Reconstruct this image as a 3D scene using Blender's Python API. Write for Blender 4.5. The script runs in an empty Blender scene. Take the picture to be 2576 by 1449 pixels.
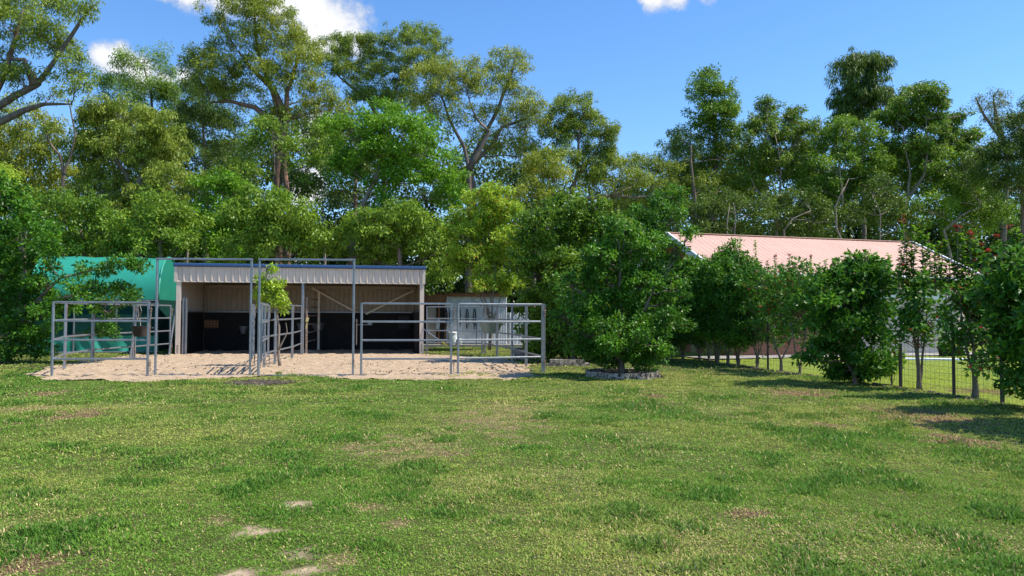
import bpy, math, random
import numpy as np
from mathutils import Vector, Matrix
S = bpy.context.scene
C = S.collection
rad = math.radians
# ---------------------------------------------------------------- camera
CAMH, F, CU, CV = 1.49, 1860.0, 1288.0, 724.5      # pixels of a 2576 x 1449 view of the photograph
cam = bpy.data.cameras.new("camera"); cam.sensor_width = 36; cam.lens = 36 * F / 2576
cam.clip_start = 0.1; cam.clip_end = 2000
co = bpy.data.objects.new("camera", cam); C.objects.link(co)
RM = Matrix.Rotation(rad(90) + math.atan(62.5 / F), 3, 'X') @ Matrix.Rotation(rad(0.2), 3, 'Z')
co.matrix_world = Matrix.Translation((0, 0, CAMH)) @ RM.to_4x4()
S.camera = co
# ---------------------------------------------------------------- world, sun, exposure
SUN_EL, SUN_AZ = 57.0, -4.0                          # azimuth measured from +x towards +y
w = bpy.data.worlds.new("World"); S.world = w; w.use_nodes = True
nt = w.node_tree; N = nt.nodes; Lk = nt.links
for n in list(N): N.remove(n)
def wn(t, **k):
    n = N.new(t)
    for a, b in k.items(): setattr(n, a, b)
    return n
sky = wn('ShaderNodeTexSky', sky_type='NISHITA', sun_disc=False)
sky.sun_elevation = rad(SUN_EL); sky.sun_rotation = rad(90 - SUN_AZ)
sky.air_density = 1.0; sky.dust_density = 0.1; sky.ozone_density = 1.3
def ray(u, v):
    return RM @ Vector(((u - CU) / F, -(v - CV) / F, -1.0))
def P(u, v, d):
    r = ray(u, v); t = d / r.y
    return Vector((r.x * t, d, CAMH + r.z * t))
def G(u, v):
    r = ray(u, v); t = -CAMH / r.z
    return Vector((r.x * t, r.y * t, 0))
def X(u, d):                                        # ground point in column u at depth d
    v = 787.0
    for _ in range(4):
        q = P(u, v, d); v += q.z * F / d
    q = P(u, v, d); q.z = 0
    return q
clouds = [(838, 66, 90), (780, 30, 82), (868, 92, 70), (720, 10, 70), (800, 96, 64), (640, -6, 70, .22), (560, -10, 60, .24), (470, -18, 60, .24), (400, -30, 50, .2),
          (292, 152, 56, .14), (262, 140, 36, .1), (345, 175, 56, .2), (460, 192, 44, .25), (420, 205, 40, .25), (1710, -14, 70, .4), (1650, -14, 60, .4), (1780, -14, 60, .4),
          (800, 330, 60), (770, 470, 60)]
tc = wn('ShaderNodeTexCoord')
nz = wn('ShaderNodeTexNoise'); nz.inputs['Scale'].default_value = 11; nz.inputs['Detail'].default_value = 10; nz.inputs['Roughness'].default_value = .68
Lk.new(tc.outputs['Generated'], nz.inputs['Vector'])
cur = None
for (u, v, r, *fa) in clouds:
    d = ray(u, v).normalized()
    vm = wn('ShaderNodeVectorMath', operation='DISTANCE'); vm.inputs[1].default_value = d
    Lk.new(tc.outputs['Generated'], vm.inputs[0])
    dv = wn('ShaderNodeMath', operation='DIVIDE'); Lk.new(vm.outputs['Value'], dv.inputs[0]); dv.inputs[1].default_value = r / F * 1.05
    if fa: ad = wn('ShaderNodeMath', operation='ADD'); ad.inputs[1].default_value = fa[0]; Lk.new(dv.outputs[0], ad.inputs[0]); dv = ad
    if cur is None: cur = dv.outputs[0]
    else:
        mn = wn('ShaderNodeMath', operation='SMOOTH_MIN'); mn.inputs[2].default_value = .3
        Lk.new(cur, mn.inputs[0]); Lk.new(dv.outputs[0], mn.inputs[1]); cur = mn.outputs[0]
ma = wn('ShaderNodeMath', operation='MULTIPLY_ADD'); Lk.new(nz.outputs['Fac'], ma.inputs[0]); ma.inputs[1].default_value = 2.2; Lk.new(cur, ma.inputs[2])
mr = wn('ShaderNodeMapRange', interpolation_type='SMOOTHSTEP'); Lk.new(ma.outputs[0], mr.inputs['Value'])
mr.inputs['From Min'].default_value = 2.1; mr.inputs['From Max'].default_value = 1.55
mr.inputs['To Min'].default_value = 0; mr.inputs['To Max'].default_value = 1
mixw = wn('ShaderNodeMix', data_type='RGBA')
hsv = wn('ShaderNodeHueSaturation'); hsv.inputs['Saturation'].default_value = 1.12; hsv.inputs['Value'].default_value = 1.0
tint = wn('ShaderNodeMix', data_type='RGBA', blend_type='MULTIPLY'); tint.inputs['Factor'].default_value = 1; tint.inputs['B'].default_value = (.90, 1.04, 1.22, 1)
Lk.new(sky.outputs['Color'], tint.inputs['A']); Lk.new(tint.outputs['Result'], hsv.inputs['Color'])
Lk.new(mr.outputs[0], mixw.inputs['Factor']); Lk.new(hsv.outputs[0], mixw.inputs['A'])
cr = wn('ShaderNodeMapRange'); Lk.new(ma.outputs[0], cr.inputs['Value'])
cr.inputs['From Min'].default_value = 1.9; cr.inputs['From Max'].default_value = 1.2; cr.inputs['To Min'].default_value = 4.2; cr.inputs['To Max'].default_value = 6.6
cc = wn('ShaderNodeVectorMath', operation='SCALE'); cc.inputs[0].default_value = (.96, .98, 1.04); Lk.new(cr.outputs[0], cc.inputs['Scale'])
Lk.new(cc.outputs[0], mixw.inputs['B'])
bg = wn('ShaderNodeBackground'); bg.inputs['Strength'].default_value = 0.14
Lk.new(mixw.outputs['Result'], bg.inputs['Color'])
wo = wn('ShaderNodeOutputWorld'); Lk.new(bg.outputs[0], wo.inputs['Surface'])
sl = bpy.data.lights.new("sun", 'SUN'); sl.energy = 5.0; sl.angle = rad(0.5); sl.color = (1, .935, .82)
so = bpy.data.objects.new("sun", sl); C.objects.link(so)
sd = Vector((math.cos(rad(SUN_EL)) * math.cos(rad(SUN_AZ)), math.cos(rad(SUN_EL)) * math.sin(rad(SUN_AZ)), math.sin(rad(SUN_EL))))
so.rotation_euler = sd.to_track_quat('Z', 'Y').to_euler()
S.view_settings.view_transform = 'Standard'; S.view_settings.look = 'None'; S.view_settings.exposure = 0.42; S.view_settings.gamma = 1
S.render.engine = 'CYCLES'
S.cycles.max_bounces = 6; S.cycles.transparent_max_bounces = 4; S.cycles.diffuse_bounces = 2; S.cycles.glossy_bounces = 2
S.cycles.use_denoising = True

# ---------------------------------------------------------------- materials
def srgb(*c): return tuple(((x / 255) / 12.92 if x / 255 < .04045 else ((x / 255 + .055) / 1.055) ** 2.4) for x in c)
MATS = {}
def mat(name, c, rough=.6, metal=0, spec=.4, c2=None, scale=6, bump=0, bscale=40, stretch=(1, 1, 1), transl=0, attr=False, contrast=(.35, .65)):
    m = bpy.data.materials.new(name); m.use_nodes = True
    t = m.node_tree; n = t.nodes; L = t.links; b = n['Principled BSDF']
    b.inputs['Roughness'].default_value = rough; b.inputs['Metallic'].default_value = metal
    b.inputs['Specular IOR Level'].default_value = spec
    col = None
    tcn = n.new('ShaderNodeTexCoord'); mp = n.new('ShaderNodeMapping'); mp.inputs['Scale'].default_value = stretch
    L.new(tcn.outputs['Object'], mp.inputs['Vector'])
    if attr:
        a = n.new('ShaderNodeAttribute'); a.attribute_name = 'Col'; col = a.outputs['Color']
    else:
        rg = n.new('ShaderNodeRGB'); rg.outputs[0].default_value = (*c, 1); col = rg.outputs[0]
    if c2 is not None:
        ns = n.new('ShaderNodeTexNoise'); ns.inputs['Scale'].default_value = scale; ns.inputs['Detail'].default_value = 6; ns.inputs['Roughness'].default_value = .65
        L.new(mp.outputs[0], ns.inputs['Vector'])
        r = n.new('ShaderNodeMapRange'); r.inputs['From Min'].default_value = contrast[0]; r.inputs['From Max'].default_value = contrast[1]
        L.new(ns.outputs['Fac'], r.inputs['Value'])
        mx = n.new('ShaderNodeMix'); mx.data_type = 'RGBA'; L.new(r.outputs[0], mx.inputs['Factor']); L.new(col, mx.inputs['A'])
        if attr:
            mm = n.new('ShaderNodeMix'); mm.data_type = 'RGBA'; mm.blend_type = 'MULTIPLY'; mm.inputs['Factor'].default_value = 1
            L.new(col, mm.inputs['A']); mm.inputs['B'].default_value = (*c2, 1); L.new(mm.outputs['Result'], mx.inputs['B'])
        else: mx.inputs['B'].default_value = (*c2, 1)
        col = mx.outputs['Result']
    L.new(col, b.inputs['Base Color'])
    if bump:
        nb = n.new('ShaderNodeTexNoise'); nb.inputs['Scale'].default_value = bscale; nb.inputs['Detail'].default_value = 5
        L.new(mp.outputs[0], nb.inputs['Vector'])
        bp = n.new('ShaderNodeBump'); bp.inputs['Strength'].default_value = bump; bp.inputs['Distance'].default_value = .02
        L.new(nb.outputs['Fac'], bp.inputs['Height']); L.new(bp.outputs[0], b.inputs['Normal'])
    if transl:
        tr = n.new('ShaderNodeBsdfTranslucent'); ms = n.new('ShaderNodeMixShader'); ms.inputs[0].default_value = transl
        hs = n.new('ShaderNodeHueSaturation'); hs.inputs['Hue'].default_value = .485 if attr else .5; hs.inputs['Value'].default_value = 1.35; L.new(col, hs.inputs['Color'])
        L.new(hs.outputs[0], tr.inputs['Color']); L.new(b.outputs[0], ms.inputs[1]); L.new(tr.outputs[0], ms.inputs[2])
        L.new(ms.outputs[0], n['Material Output'].inputs['Surface'])
    MATS[name] = m
    return m
M = MATS
mat('leaf', (0, 0, 0), rough=.46, spec=.32, transl=.31, attr=True)
mat('blade', (0, 0, 0), rough=.6, spec=.12, transl=.28, attr=True)
mat('soil', (0, 0, 0), rough=.95, spec=.1, attr=True, c2=(.62, .62, .6), scale=9, bump=.5, bscale=18)
mat('sand', (.455, .34, .23), rough=.95, spec=.1, c2=(.31, .22, .14), scale=5, contrast=(.38, .72), bump=1.2, bscale=14)
mat('far_ground', (.07, .10, .03), rough=.95, spec=.1, c2=(.05, .06, .02), scale=.6)
mat('galv', (.32, .34, .365), rough=.42, metal=.55, c2=(.23, .25, .275), scale=5)
mat('rust', (.20, .10, .055), rough=.8, c2=(.34, .30, .26), scale=14)
mat('cream_steel', (.78, .65, .52), rough=.45, c2=(.68, .57, .46), scale=3)
mat('cream_steel_shaded', (.37, .305, .24), rough=.6, c2=(.31, .255, .20), scale=2.5)  # cream cladding with the stall interior's shade put into a darker colour
mat('rubber', (.013, .0115, .0105), rough=.75, spec=.2, c2=(.021, .019, .018), scale=5)
mat('blue_cap', (.03, .075, .18), rough=.4)
mat('tarp', (.04, .38, .27), rough=.38, spec=.6, c2=(.028, .33, .23), scale=1.2, transl=.25, bump=.25, bscale=3)
mat('tarp_pale', (.09, .46, .33), rough=.5, c2=(.06, .40, .29), scale=1.2, transl=.25)
mat('shade_cloth', (.008, .055, .042), rough=.9, spec=.1, c2=(.006, .042, .034), scale=3, stretch=(1, 1, 8))
mat('bark_dark', (.12, .09, .07), rough=.9, spec=.15, c2=(.24, .19, .15), scale=3, stretch=(2, 2, .5), bump=.6)
mat('bark_pale', (.30, .25, .20), rough=.85, spec=.15, c2=(.20, .16, .125), scale=3, stretch=(2, 2, .6), bump=.5)
mat('bark_red', (.30, .17, .115), rough=.85, spec=.15, c2=(.18, .12, .09), scale=3, stretch=(2, 2, .5), bump=.5)
mat('roof_pink', (.56, .345, .265), rough=.6, c2=(.50, .30, .23), scale=1.2)
mat('white', (.78, .79, .80), rough=.5, c2=(.68, .69, .70), scale=3)
mat('house_wall', (.66, .55, .43), rough=.8, c2=(.60, .49, .38), scale=3)
mat('brick_red', (.36, .15, .08), rough=.85, c2=(.26, .11, .07), scale=8, stretch=(1, 1, 4))
mat('stripe_red', (.42, .13, .05), rough=.7, c2=(.33, .11, .05), scale=6)
mat('stripe_tan', (.45, .37, .16), rough=.7, c2=(.38, .31, .14), scale=6)
mat('timber', (.38, .17, .08), rough=.75, c2=(.24, .11, .055), scale=4, stretch=(6, 1, 1))
mat('timber_grey', (.34, .30, .25), rough=.8, c2=(.24, .21, .18), scale=5, stretch=(6, 1, 1))
mat('white_steel', (.80, .81, .81), rough=.5, c2=(.68, .69, .70), scale=3)
mat('black', (.012, .012, .013), rough=.55)
mat('interior_shade', (.03, .025, .02), rough=.9)  # near-black colour painting the shade inside the tack shed porch
mat('plastic_white', (.8, .82, .82), rough=.4)
mat('plastic_black', (.03, .024, .022), rough=.4, c2=(.05, .042, .04), scale=7)
mat('plastic_green', (.20, .27, .24), rough=.5, c2=(.26, .32, .28), scale=5)
mat('concrete', (.36, .34, .31), rough=.9, c2=(.27, .255, .235), scale=5)
mat('paver', (.46, .39, .32), rough=.9, spec=.1, c2=(.13, .11, .09), scale=9, contrast=(.42, .58), bump=.6)
mat('mulch', (.17, .13, .10), rough=.95, spec=.1, c2=(.09, .07, .055), scale=20, bump=.8)
mat('yellow', (.62, .52, .08), rough=.6)
mat('steel_post', (.05, .045, .042), rough=.7, c2=(.09, .06, .045), scale=8)
mat('wire', (.13, .14, .14), rough=.5, metal=.4)
mat('debris', (.19, .135, .09), rough=.9, spec=.1)
mat('glass', (.02, .025, .03), rough=.1, spec=.6)

# ---------------------------------------------------------------- mesh helpers
class MB:
    def __init__(s): s.v = []; s.f = []; s.m = None
    def add(s, vs, fs):
        o = len(s.v); s.v += [tuple(x) for x in vs]; s.f += [tuple(i + o for i in f) for f in fs]; return s
    def box(s, x0, x1, y0, y1, z0, z1):
        return s.add([(x0, y0, z0), (x1, y0, z0), (x1, y1, z0), (x0, y1, z0), (x0, y0, z1), (x1, y0, z1), (x1, y1, z1), (x0, y1, z1)],
                     [(0, 3, 2, 1), (4, 5, 6, 7), (0, 1, 5, 4), (1, 2, 6, 5), (2, 3, 7, 6), (3, 0, 4, 7)])
    def bar(s, a, b, wd, ht=None, c=.18):               # chamfered rectangular bar between two points
        a = Vector(a); b = Vector(b); ht = ht or wd; d = (b - a).normalized()
        up = Vector((0, 0, 1)) if abs(d.z) < .9 else Vector((0, 1, 0))
        sx = d.cross(up).normalized(); sz = sx.cross(d).normalized(); k = min(wd, ht) * c
        pr = [(-wd / 2 + k, -ht / 2), (wd / 2 - k, -ht / 2), (wd / 2, -ht / 2 + k), (wd / 2, ht / 2 - k), (wd / 2 - k, ht / 2), (-wd / 2 + k, ht / 2), (-wd / 2, ht / 2 - k), (-wd / 2, -ht / 2 + k)]
        vs = [p + sx * x + sz * z for p in (a, b) for x, z in pr]
        return s.add(vs, [(i, (i + 1) % 8, 8 + (i + 1) % 8, 8 + i) for i in range(8)] + [tuple(range(7, -1, -1)), tuple(range(8, 16))])
    def tube(s, pts, rs, n=7, close=False):
        pts = [Vector(p) for p in pts]
        if not hasattr(rs, '__len__'): rs = [rs] * len(pts)
        o = len(s.v); k = len(pts)
        for i, p in enumerate(pts):
            d = (pts[(i + 1) % k if close else min(i + 1, k - 1)] - pts[(i - 1) % k if close else max(i - 1, 0)]).normalized()
            up = Vector((0, 0, 1)) if abs(d.z) < .8 else Vector((0, 1, 0))
            a = d.cross(up).normalized(); b = a.cross(d)
            for j in range(n):
                t = 2 * math.pi * j / n; s.v.append(tuple(p + (a * math.cos(t) + b * math.sin(t)) * rs[i]))
        for i in range(k if close else k - 1):
            for j in range(n):
                i2 = (i + 1) % k
                s.f.append((o + i * n + j, o + i * n + (j + 1) % n, o + i2 * n + (j + 1) % n, o + i2 * n + j))
        if not close: s.f.append(tuple(o + j for j in range(n - 1, -1, -1))); s.f.append(tuple(o + (k - 1) * n + j for j in range(n)))
        return s
    def sheet(s, o, ax, up, L, Hh, pitch, dep, rib=.3, th=0, out=None):  # ribbed metal sheet: origin, run axis, up axis
        o = Vector(o); ax = Vector(ax).normalized(); up = Vector(up).normalized(); out = Vector(out) if out else ax.cross(up)
        pts = []; x = 0
        while x < L:
            fl = pitch * (1 - rib)
            pts += [(x, 0), (min(x + fl, L), 0)]
            if x + fl < L: pts += [(min(x + fl + pitch * rib * .28, L), dep), (min(x + fl + pitch * rib * .72, L), dep)]
            x += pitch
        pts.append((L, 0))
        vs = [o + ax * x + out * y + up * z for z in (0, Hh) for x, y in pts]; n = len(pts)
        return s.add(vs, [(i, i + 1, n + i + 1, n + i) for i in range(n - 1)])
    def lathe(s, c, prof, n=16):
        o = len(s.v); c = Vector(c)
        for r, z in prof:
            for j in range(n): t = 2 * math.pi * j / n; s.v.append(tuple(c + Vector((r * math.cos(t), r * math.sin(t), z))))
        for i in range(len(prof) - 1):
            for j in range(n): s.f.append((o + i * n + j, o + i * n + (j + 1) % n, o + (i + 1) * n + (j + 1) % n, o + (i + 1) * n + j))
        return s
    def build(s, name, m, parent=None, label=None, smooth=False, loc=None):
        me = bpy.data.meshes.new(name); me.from_pydata(s.v, [], s.f); me.validate()
        if smooth: me.polygons.foreach_set('use_smooth', [True] * len(me.polygons))
        o = bpy.data.objects.new(name, me); me.materials.append(M[m] if isinstance(m, str) else m); C.objects.link(o)
        if parent: o.parent = parent
        if label: o['label'] = label
        if loc: o.location = loc
        return o
def tag(o, label=None, cat=None, group=None, kind=None):
    if label: o['label'] = label
    if cat: o['category'] = cat
    if group: o['group'] = group
    if kind: o['kind'] = kind
    return o
def empty(name, loc, rz, label, cat, group=None):
    o = bpy.data.objects.new(name, None); C.objects.link(o); o.location = loc; o.rotation_euler = (0, 0, rz); o.empty_display_size = .2
    return tag(o, label, cat, group)
def npmesh(name, verts, faces, m, col=None, parent=None, nside=4):
    me = bpy.data.meshes.new(name); nv = len(verts); nf = len(faces)
    me.vertices.add(nv); me.vertices.foreach_set('co', np.ascontiguousarray(verts, dtype=np.float32).ravel())
    me.loops.add(nf * nside); me.loops.foreach_set('vertex_index', np.ascontiguousarray(faces, dtype=np.int32).ravel())
    me.polygons.add(nf); me.polygons.foreach_set('loop_start', np.arange(0, nf * nside, nside, dtype=np.int32))
    try: me.polygons.foreach_set('loop_total', np.full(nf, nside, dtype=np.int32))
    except Exception: pass
    me.update(calc_edges=True)
    if col is not None:
        a = me.color_attributes.new('Col', 'FLOAT_COLOR', 'POINT')
        c4 = np.ones((nv, 4), dtype=np.float32); c4[:, :3] = col; a.data.foreach_set('color', c4.ravel())
    o = bpy.data.objects.new(name, me); me.materials.append(M[m]); C.objects.link(o)
    if parent: o.parent = parent
    return o
# smooth value noise
def vnoise(x, y, seed=0):
    xi = np.floor(x).astype(np.int64); yi = np.floor(y).astype(np.int64); fx = x - xi; fy = y - yi
    fx = fx * fx * (3 - 2 * fx); fy = fy * fy * (3 - 2 * fy)
    def h(a, b):
        n = (a * 374761393 + b * 668265263 + seed * 1442695041) & 0x7fffffff
        n = ((n ^ (n >> 13)) * 1274126177) & 0x7fffffff
        return ((n ^ (n >> 16)) & 0xffff) / 65535.0
    return (h(xi, yi) * (1 - fx) + h(xi + 1, yi) * fx) * (1 - fy) + (h(xi, yi + 1) * (1 - fx) + h(xi + 1, yi + 1) * fx) * fy
def fbm(x, y, seed=0, o=4):
    s = 0; a = .5; t = 0
    for i in range(o): s = s + a * vnoise(x * 2 ** i + 17.3 * i, y * 2 ** i + 5.1 * i, seed + i); t += a; a *= .55
    return s / t
def inpoly(x, y, poly):
    r = np.zeros(x.shape, bool); n = len(poly)
    for i in range(n):
        x0, y0 = poly[i][:2]; x1, y1 = poly[(i + 1) % n][:2]
        if y0 == y1: continue
        c = ((y0 > y) != (y1 > y)) & (x < (x1 - x0) * (y - y0) / (y1 - y0) + x0); r ^= c
    return r
# ---------------------------------------------------------------- ground, sand, grass
SANDPIX = [(66, 948), (130, 957), (330, 962), (430, 958), (560, 951), (640, 946), (690, 938), (745, 946), (880, 955), (1120, 957), (1300, 954), (1348, 947), (1352, 934), (1322, 921),
           (1285, 906), (1205, 900), (1152, 896), (1064, 890)]
SANDPOLY = [tuple(G(u, v)[:2]) for u, v in SANDPIX] + [(-3.2, 32), (-12.7, 30)] + [tuple(G(u, v)[:2]) for u, v in [(428, 893), (330, 891), (232, 908), (158, 917), (98, 934), (70, 944)]]
def sandmask(x, y, warp=.45):
    wx = x + (fbm(x * 1.7, y * 1.7, 3) - .5) * warp * 2; wy = y + (fbm(x * 1.7, y * 1.7, 9) - .5) * warp * 2
    return inpoly(wx, wy, SANDPOLY)
PATCH = [(740, 1270, 34, 6, 'sand'), (915, 1280, 28, 6, 'dry'), (575, 1312, 30, 8, 'dry'), (638, 1343, 40, 8, 'sand'), (765, 1388, 24, 7, 'sand'), (745, 1427, 30, 11, 'sand'), (625, 1446, 22, 5, 'sand'),
         (1000, 1320, 30, 6, 'dry'), (845, 1398, 40, 12, 'dry'), (2320, 1050, 95, 24, 'brown'), (2410, 1110, 70, 14, 'brown'), (2000, 990, 85, 9, 'brown'), (2095, 1071, 45, 8, 'brown'),
         (160, 1050, 55, 16, 'brown'), (110, 990, 50, 5, 'brown'), (60, 1030, 70, 10, 'dry'), (652, 963, 66, 7, 'mulch'), (1650, 998, 30, 5, 'brown'), (1230, 1060, 120, 34, 'dry'), (1040, 1120, 160, 30, 'dry'),
         (2080, 1352, 90, 20, 'dark'), (2290, 1330, 110, 20, 'dark'), (1960, 1310, 60, 12, 'dark'), (1270, 1222, 75, 18, 'dark'), (2440, 1365, 90, 26, 'dark'), (1990, 1240, 40, 10, 'dark'),
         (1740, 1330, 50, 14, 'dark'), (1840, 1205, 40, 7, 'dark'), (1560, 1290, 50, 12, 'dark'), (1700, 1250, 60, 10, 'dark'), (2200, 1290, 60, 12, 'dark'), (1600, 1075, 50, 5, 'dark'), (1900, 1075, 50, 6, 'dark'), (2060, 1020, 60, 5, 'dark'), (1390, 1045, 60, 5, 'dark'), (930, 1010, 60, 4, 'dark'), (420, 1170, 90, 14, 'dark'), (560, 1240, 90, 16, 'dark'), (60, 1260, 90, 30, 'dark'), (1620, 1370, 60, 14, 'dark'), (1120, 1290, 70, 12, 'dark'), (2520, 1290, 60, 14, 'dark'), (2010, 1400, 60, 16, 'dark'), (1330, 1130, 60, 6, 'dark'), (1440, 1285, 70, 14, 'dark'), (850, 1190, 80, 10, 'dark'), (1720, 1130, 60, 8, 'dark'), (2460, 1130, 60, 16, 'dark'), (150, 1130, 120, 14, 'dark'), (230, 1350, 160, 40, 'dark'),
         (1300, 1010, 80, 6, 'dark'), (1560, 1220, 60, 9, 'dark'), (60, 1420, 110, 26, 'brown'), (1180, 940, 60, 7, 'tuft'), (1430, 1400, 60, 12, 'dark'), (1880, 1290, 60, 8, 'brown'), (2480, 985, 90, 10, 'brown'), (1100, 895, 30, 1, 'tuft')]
PG = []
for (u, v, ru, rv, k) in PATCH:
    c = G(u, v); PG.append((c.x, c.y, max(.12, ru * c.y / F), max(.12, (G(u, v - rv).y - G(u, v + rv).y) / 2), k))
def patches(x, y):
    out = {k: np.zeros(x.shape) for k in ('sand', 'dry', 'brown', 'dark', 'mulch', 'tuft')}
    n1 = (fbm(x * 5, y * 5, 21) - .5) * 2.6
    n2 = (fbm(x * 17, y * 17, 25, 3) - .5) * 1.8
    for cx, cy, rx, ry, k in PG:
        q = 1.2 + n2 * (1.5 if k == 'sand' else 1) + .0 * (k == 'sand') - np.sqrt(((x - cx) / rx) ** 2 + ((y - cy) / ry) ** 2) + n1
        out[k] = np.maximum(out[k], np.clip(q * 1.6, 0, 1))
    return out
FENCE = [G(1650, 903), G(1800, 911), G(1932, 931), G(2090, 951), G(2266, 976), G(2400, 996), G(2522, 1018), G(2700, 1052)]
FENCE = [Vector((5.2, 27.5, 0))] + FENCE[0:] + [Vector((8.6, 6.0, 0)), Vector((9.2, -3, 0))]
def neigh(x, y):                                          # True beyond the wire fence
    fx = np.interp(y, [p.y for p in FENCE][::-1], [p.x for p in FENCE][::-1]); return x > fx
def gheight(x, y):
    return (fbm(x * .9, y * .9, 31) - .5) * .07 + (fbm(x * 3.2, y * 3.2, 41, 3) - .5) * .035
def axis(segs):
    r = []
    for a, b, s in segs: r += list(np.arange(a, b, s))
    return np.array(r + [segs[-1][1]])
def lin(a): return np.array(a)
gx = axis([(-30, -14, .4), (-14, 12, .1), (12, 34, .4)]); gy = axis([(-4, 2.5, .4), (2.5, 30, .1), (30, 60, .6)])
XX, YY = np.meshgrid(gx, gy); sm = sandmask(XX, YY); Z = gheight(XX, YY)
pt = patches(XX, YY)
Zl = np.where(sm, Z * .4 - .05, Z)
vcol = np.zeros(XX.shape + (3,)); base = fbm(XX * .8, YY * .8, 5)[..., None]
vcol[:] = lin((.075, .10, .025)); vcol = vcol * (1 - base) + base * lin((.10, .10, .035))
ng = neigh(XX, YY)[..., None]; vcol = np.where(ng, lin((.22, .28, .05)), vcol)
for k, c in (('dry', (.17, .13, .065)), ('brown', (.16, .10, .06)), ('dark', (.05, .06, .025)), ('sand', (.46, .34, .23)), ('mulch', (.20, .165, .13))):  # soil under dark clumps carries painted shadow of the taller grass
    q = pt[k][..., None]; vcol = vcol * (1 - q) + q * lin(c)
nx, ny = len(gx), len(gy)
idx = np.arange(nx * ny).reshape(ny, nx)
fc = np.stack([idx[:-1, :-1], idx[:-1, 1:], idx[1:, 1:], idx[1:, :-1]], -1).reshape(-1, 4)
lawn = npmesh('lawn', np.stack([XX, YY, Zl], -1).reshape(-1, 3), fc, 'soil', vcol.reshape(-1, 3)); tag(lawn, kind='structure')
lawn.data.polygons.foreach_set('use_smooth', [True] * len(lawn.data.polygons))
big = MB().add([(-400, -200, -.25), (400, -200, -.25), (400, 700, -.25), (-400, 700, -.25)], [(0, 1, 2, 3)]).build('ground', 'far_ground'); tag(big, kind='structure')
# sand sheet with hoof pocks
hx = np.arange(-15.5, 3, .05); hy = np.arange(14.5, 31, .05); HX, HY = np.meshgrid(hx, hy)
sm2 = sandmask(HX, HY); ptu = patches(HX, HY)['tuft']; pock = fbm(HX * 4.5, HY * 4.5, 51, 3)
HZ = gheight(HX, HY) * .4 + .012 + (pock - .5) * .075 + np.clip(.4 - pock, 0, .2) * -.25 + (fbm(HX * 16, HY * 16, 55, 2) - .5) * .03
for (u, v, r, h) in ((762, 885, .55, .12), (640, 905, 1.0, .05), (980, 905, 1.0, .05)):
    c = G(u, v); HZ += h * np.exp(-((HX - c.x) ** 2 + (HY - c.y) ** 2) / r ** 2)
HZ -= .05 * np.clip((HY - 25.5) / 2, 0, 1)
hid = np.arange(HX.size).reshape(HX.shape); hf = np.stack([hid[:-1, :-1], hid[:-1, 1:], hid[1:, 1:], hid[1:, :-1]], -1)
hf = hf[sm2[:-1, :-1]].reshape(-1, 4); used, inv = np.unique(hf, return_inverse=True)
HV = np.stack([HX, HY, HZ], -1).reshape(-1, 3)[used]
sand = npmesh('sand', HV, inv.reshape(-1, 4), 'sand'); tag(sand, kind='structure'); sand.data.polygons.foreach_set('use_smooth', [True] * len(sand.data.polygons))

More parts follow.
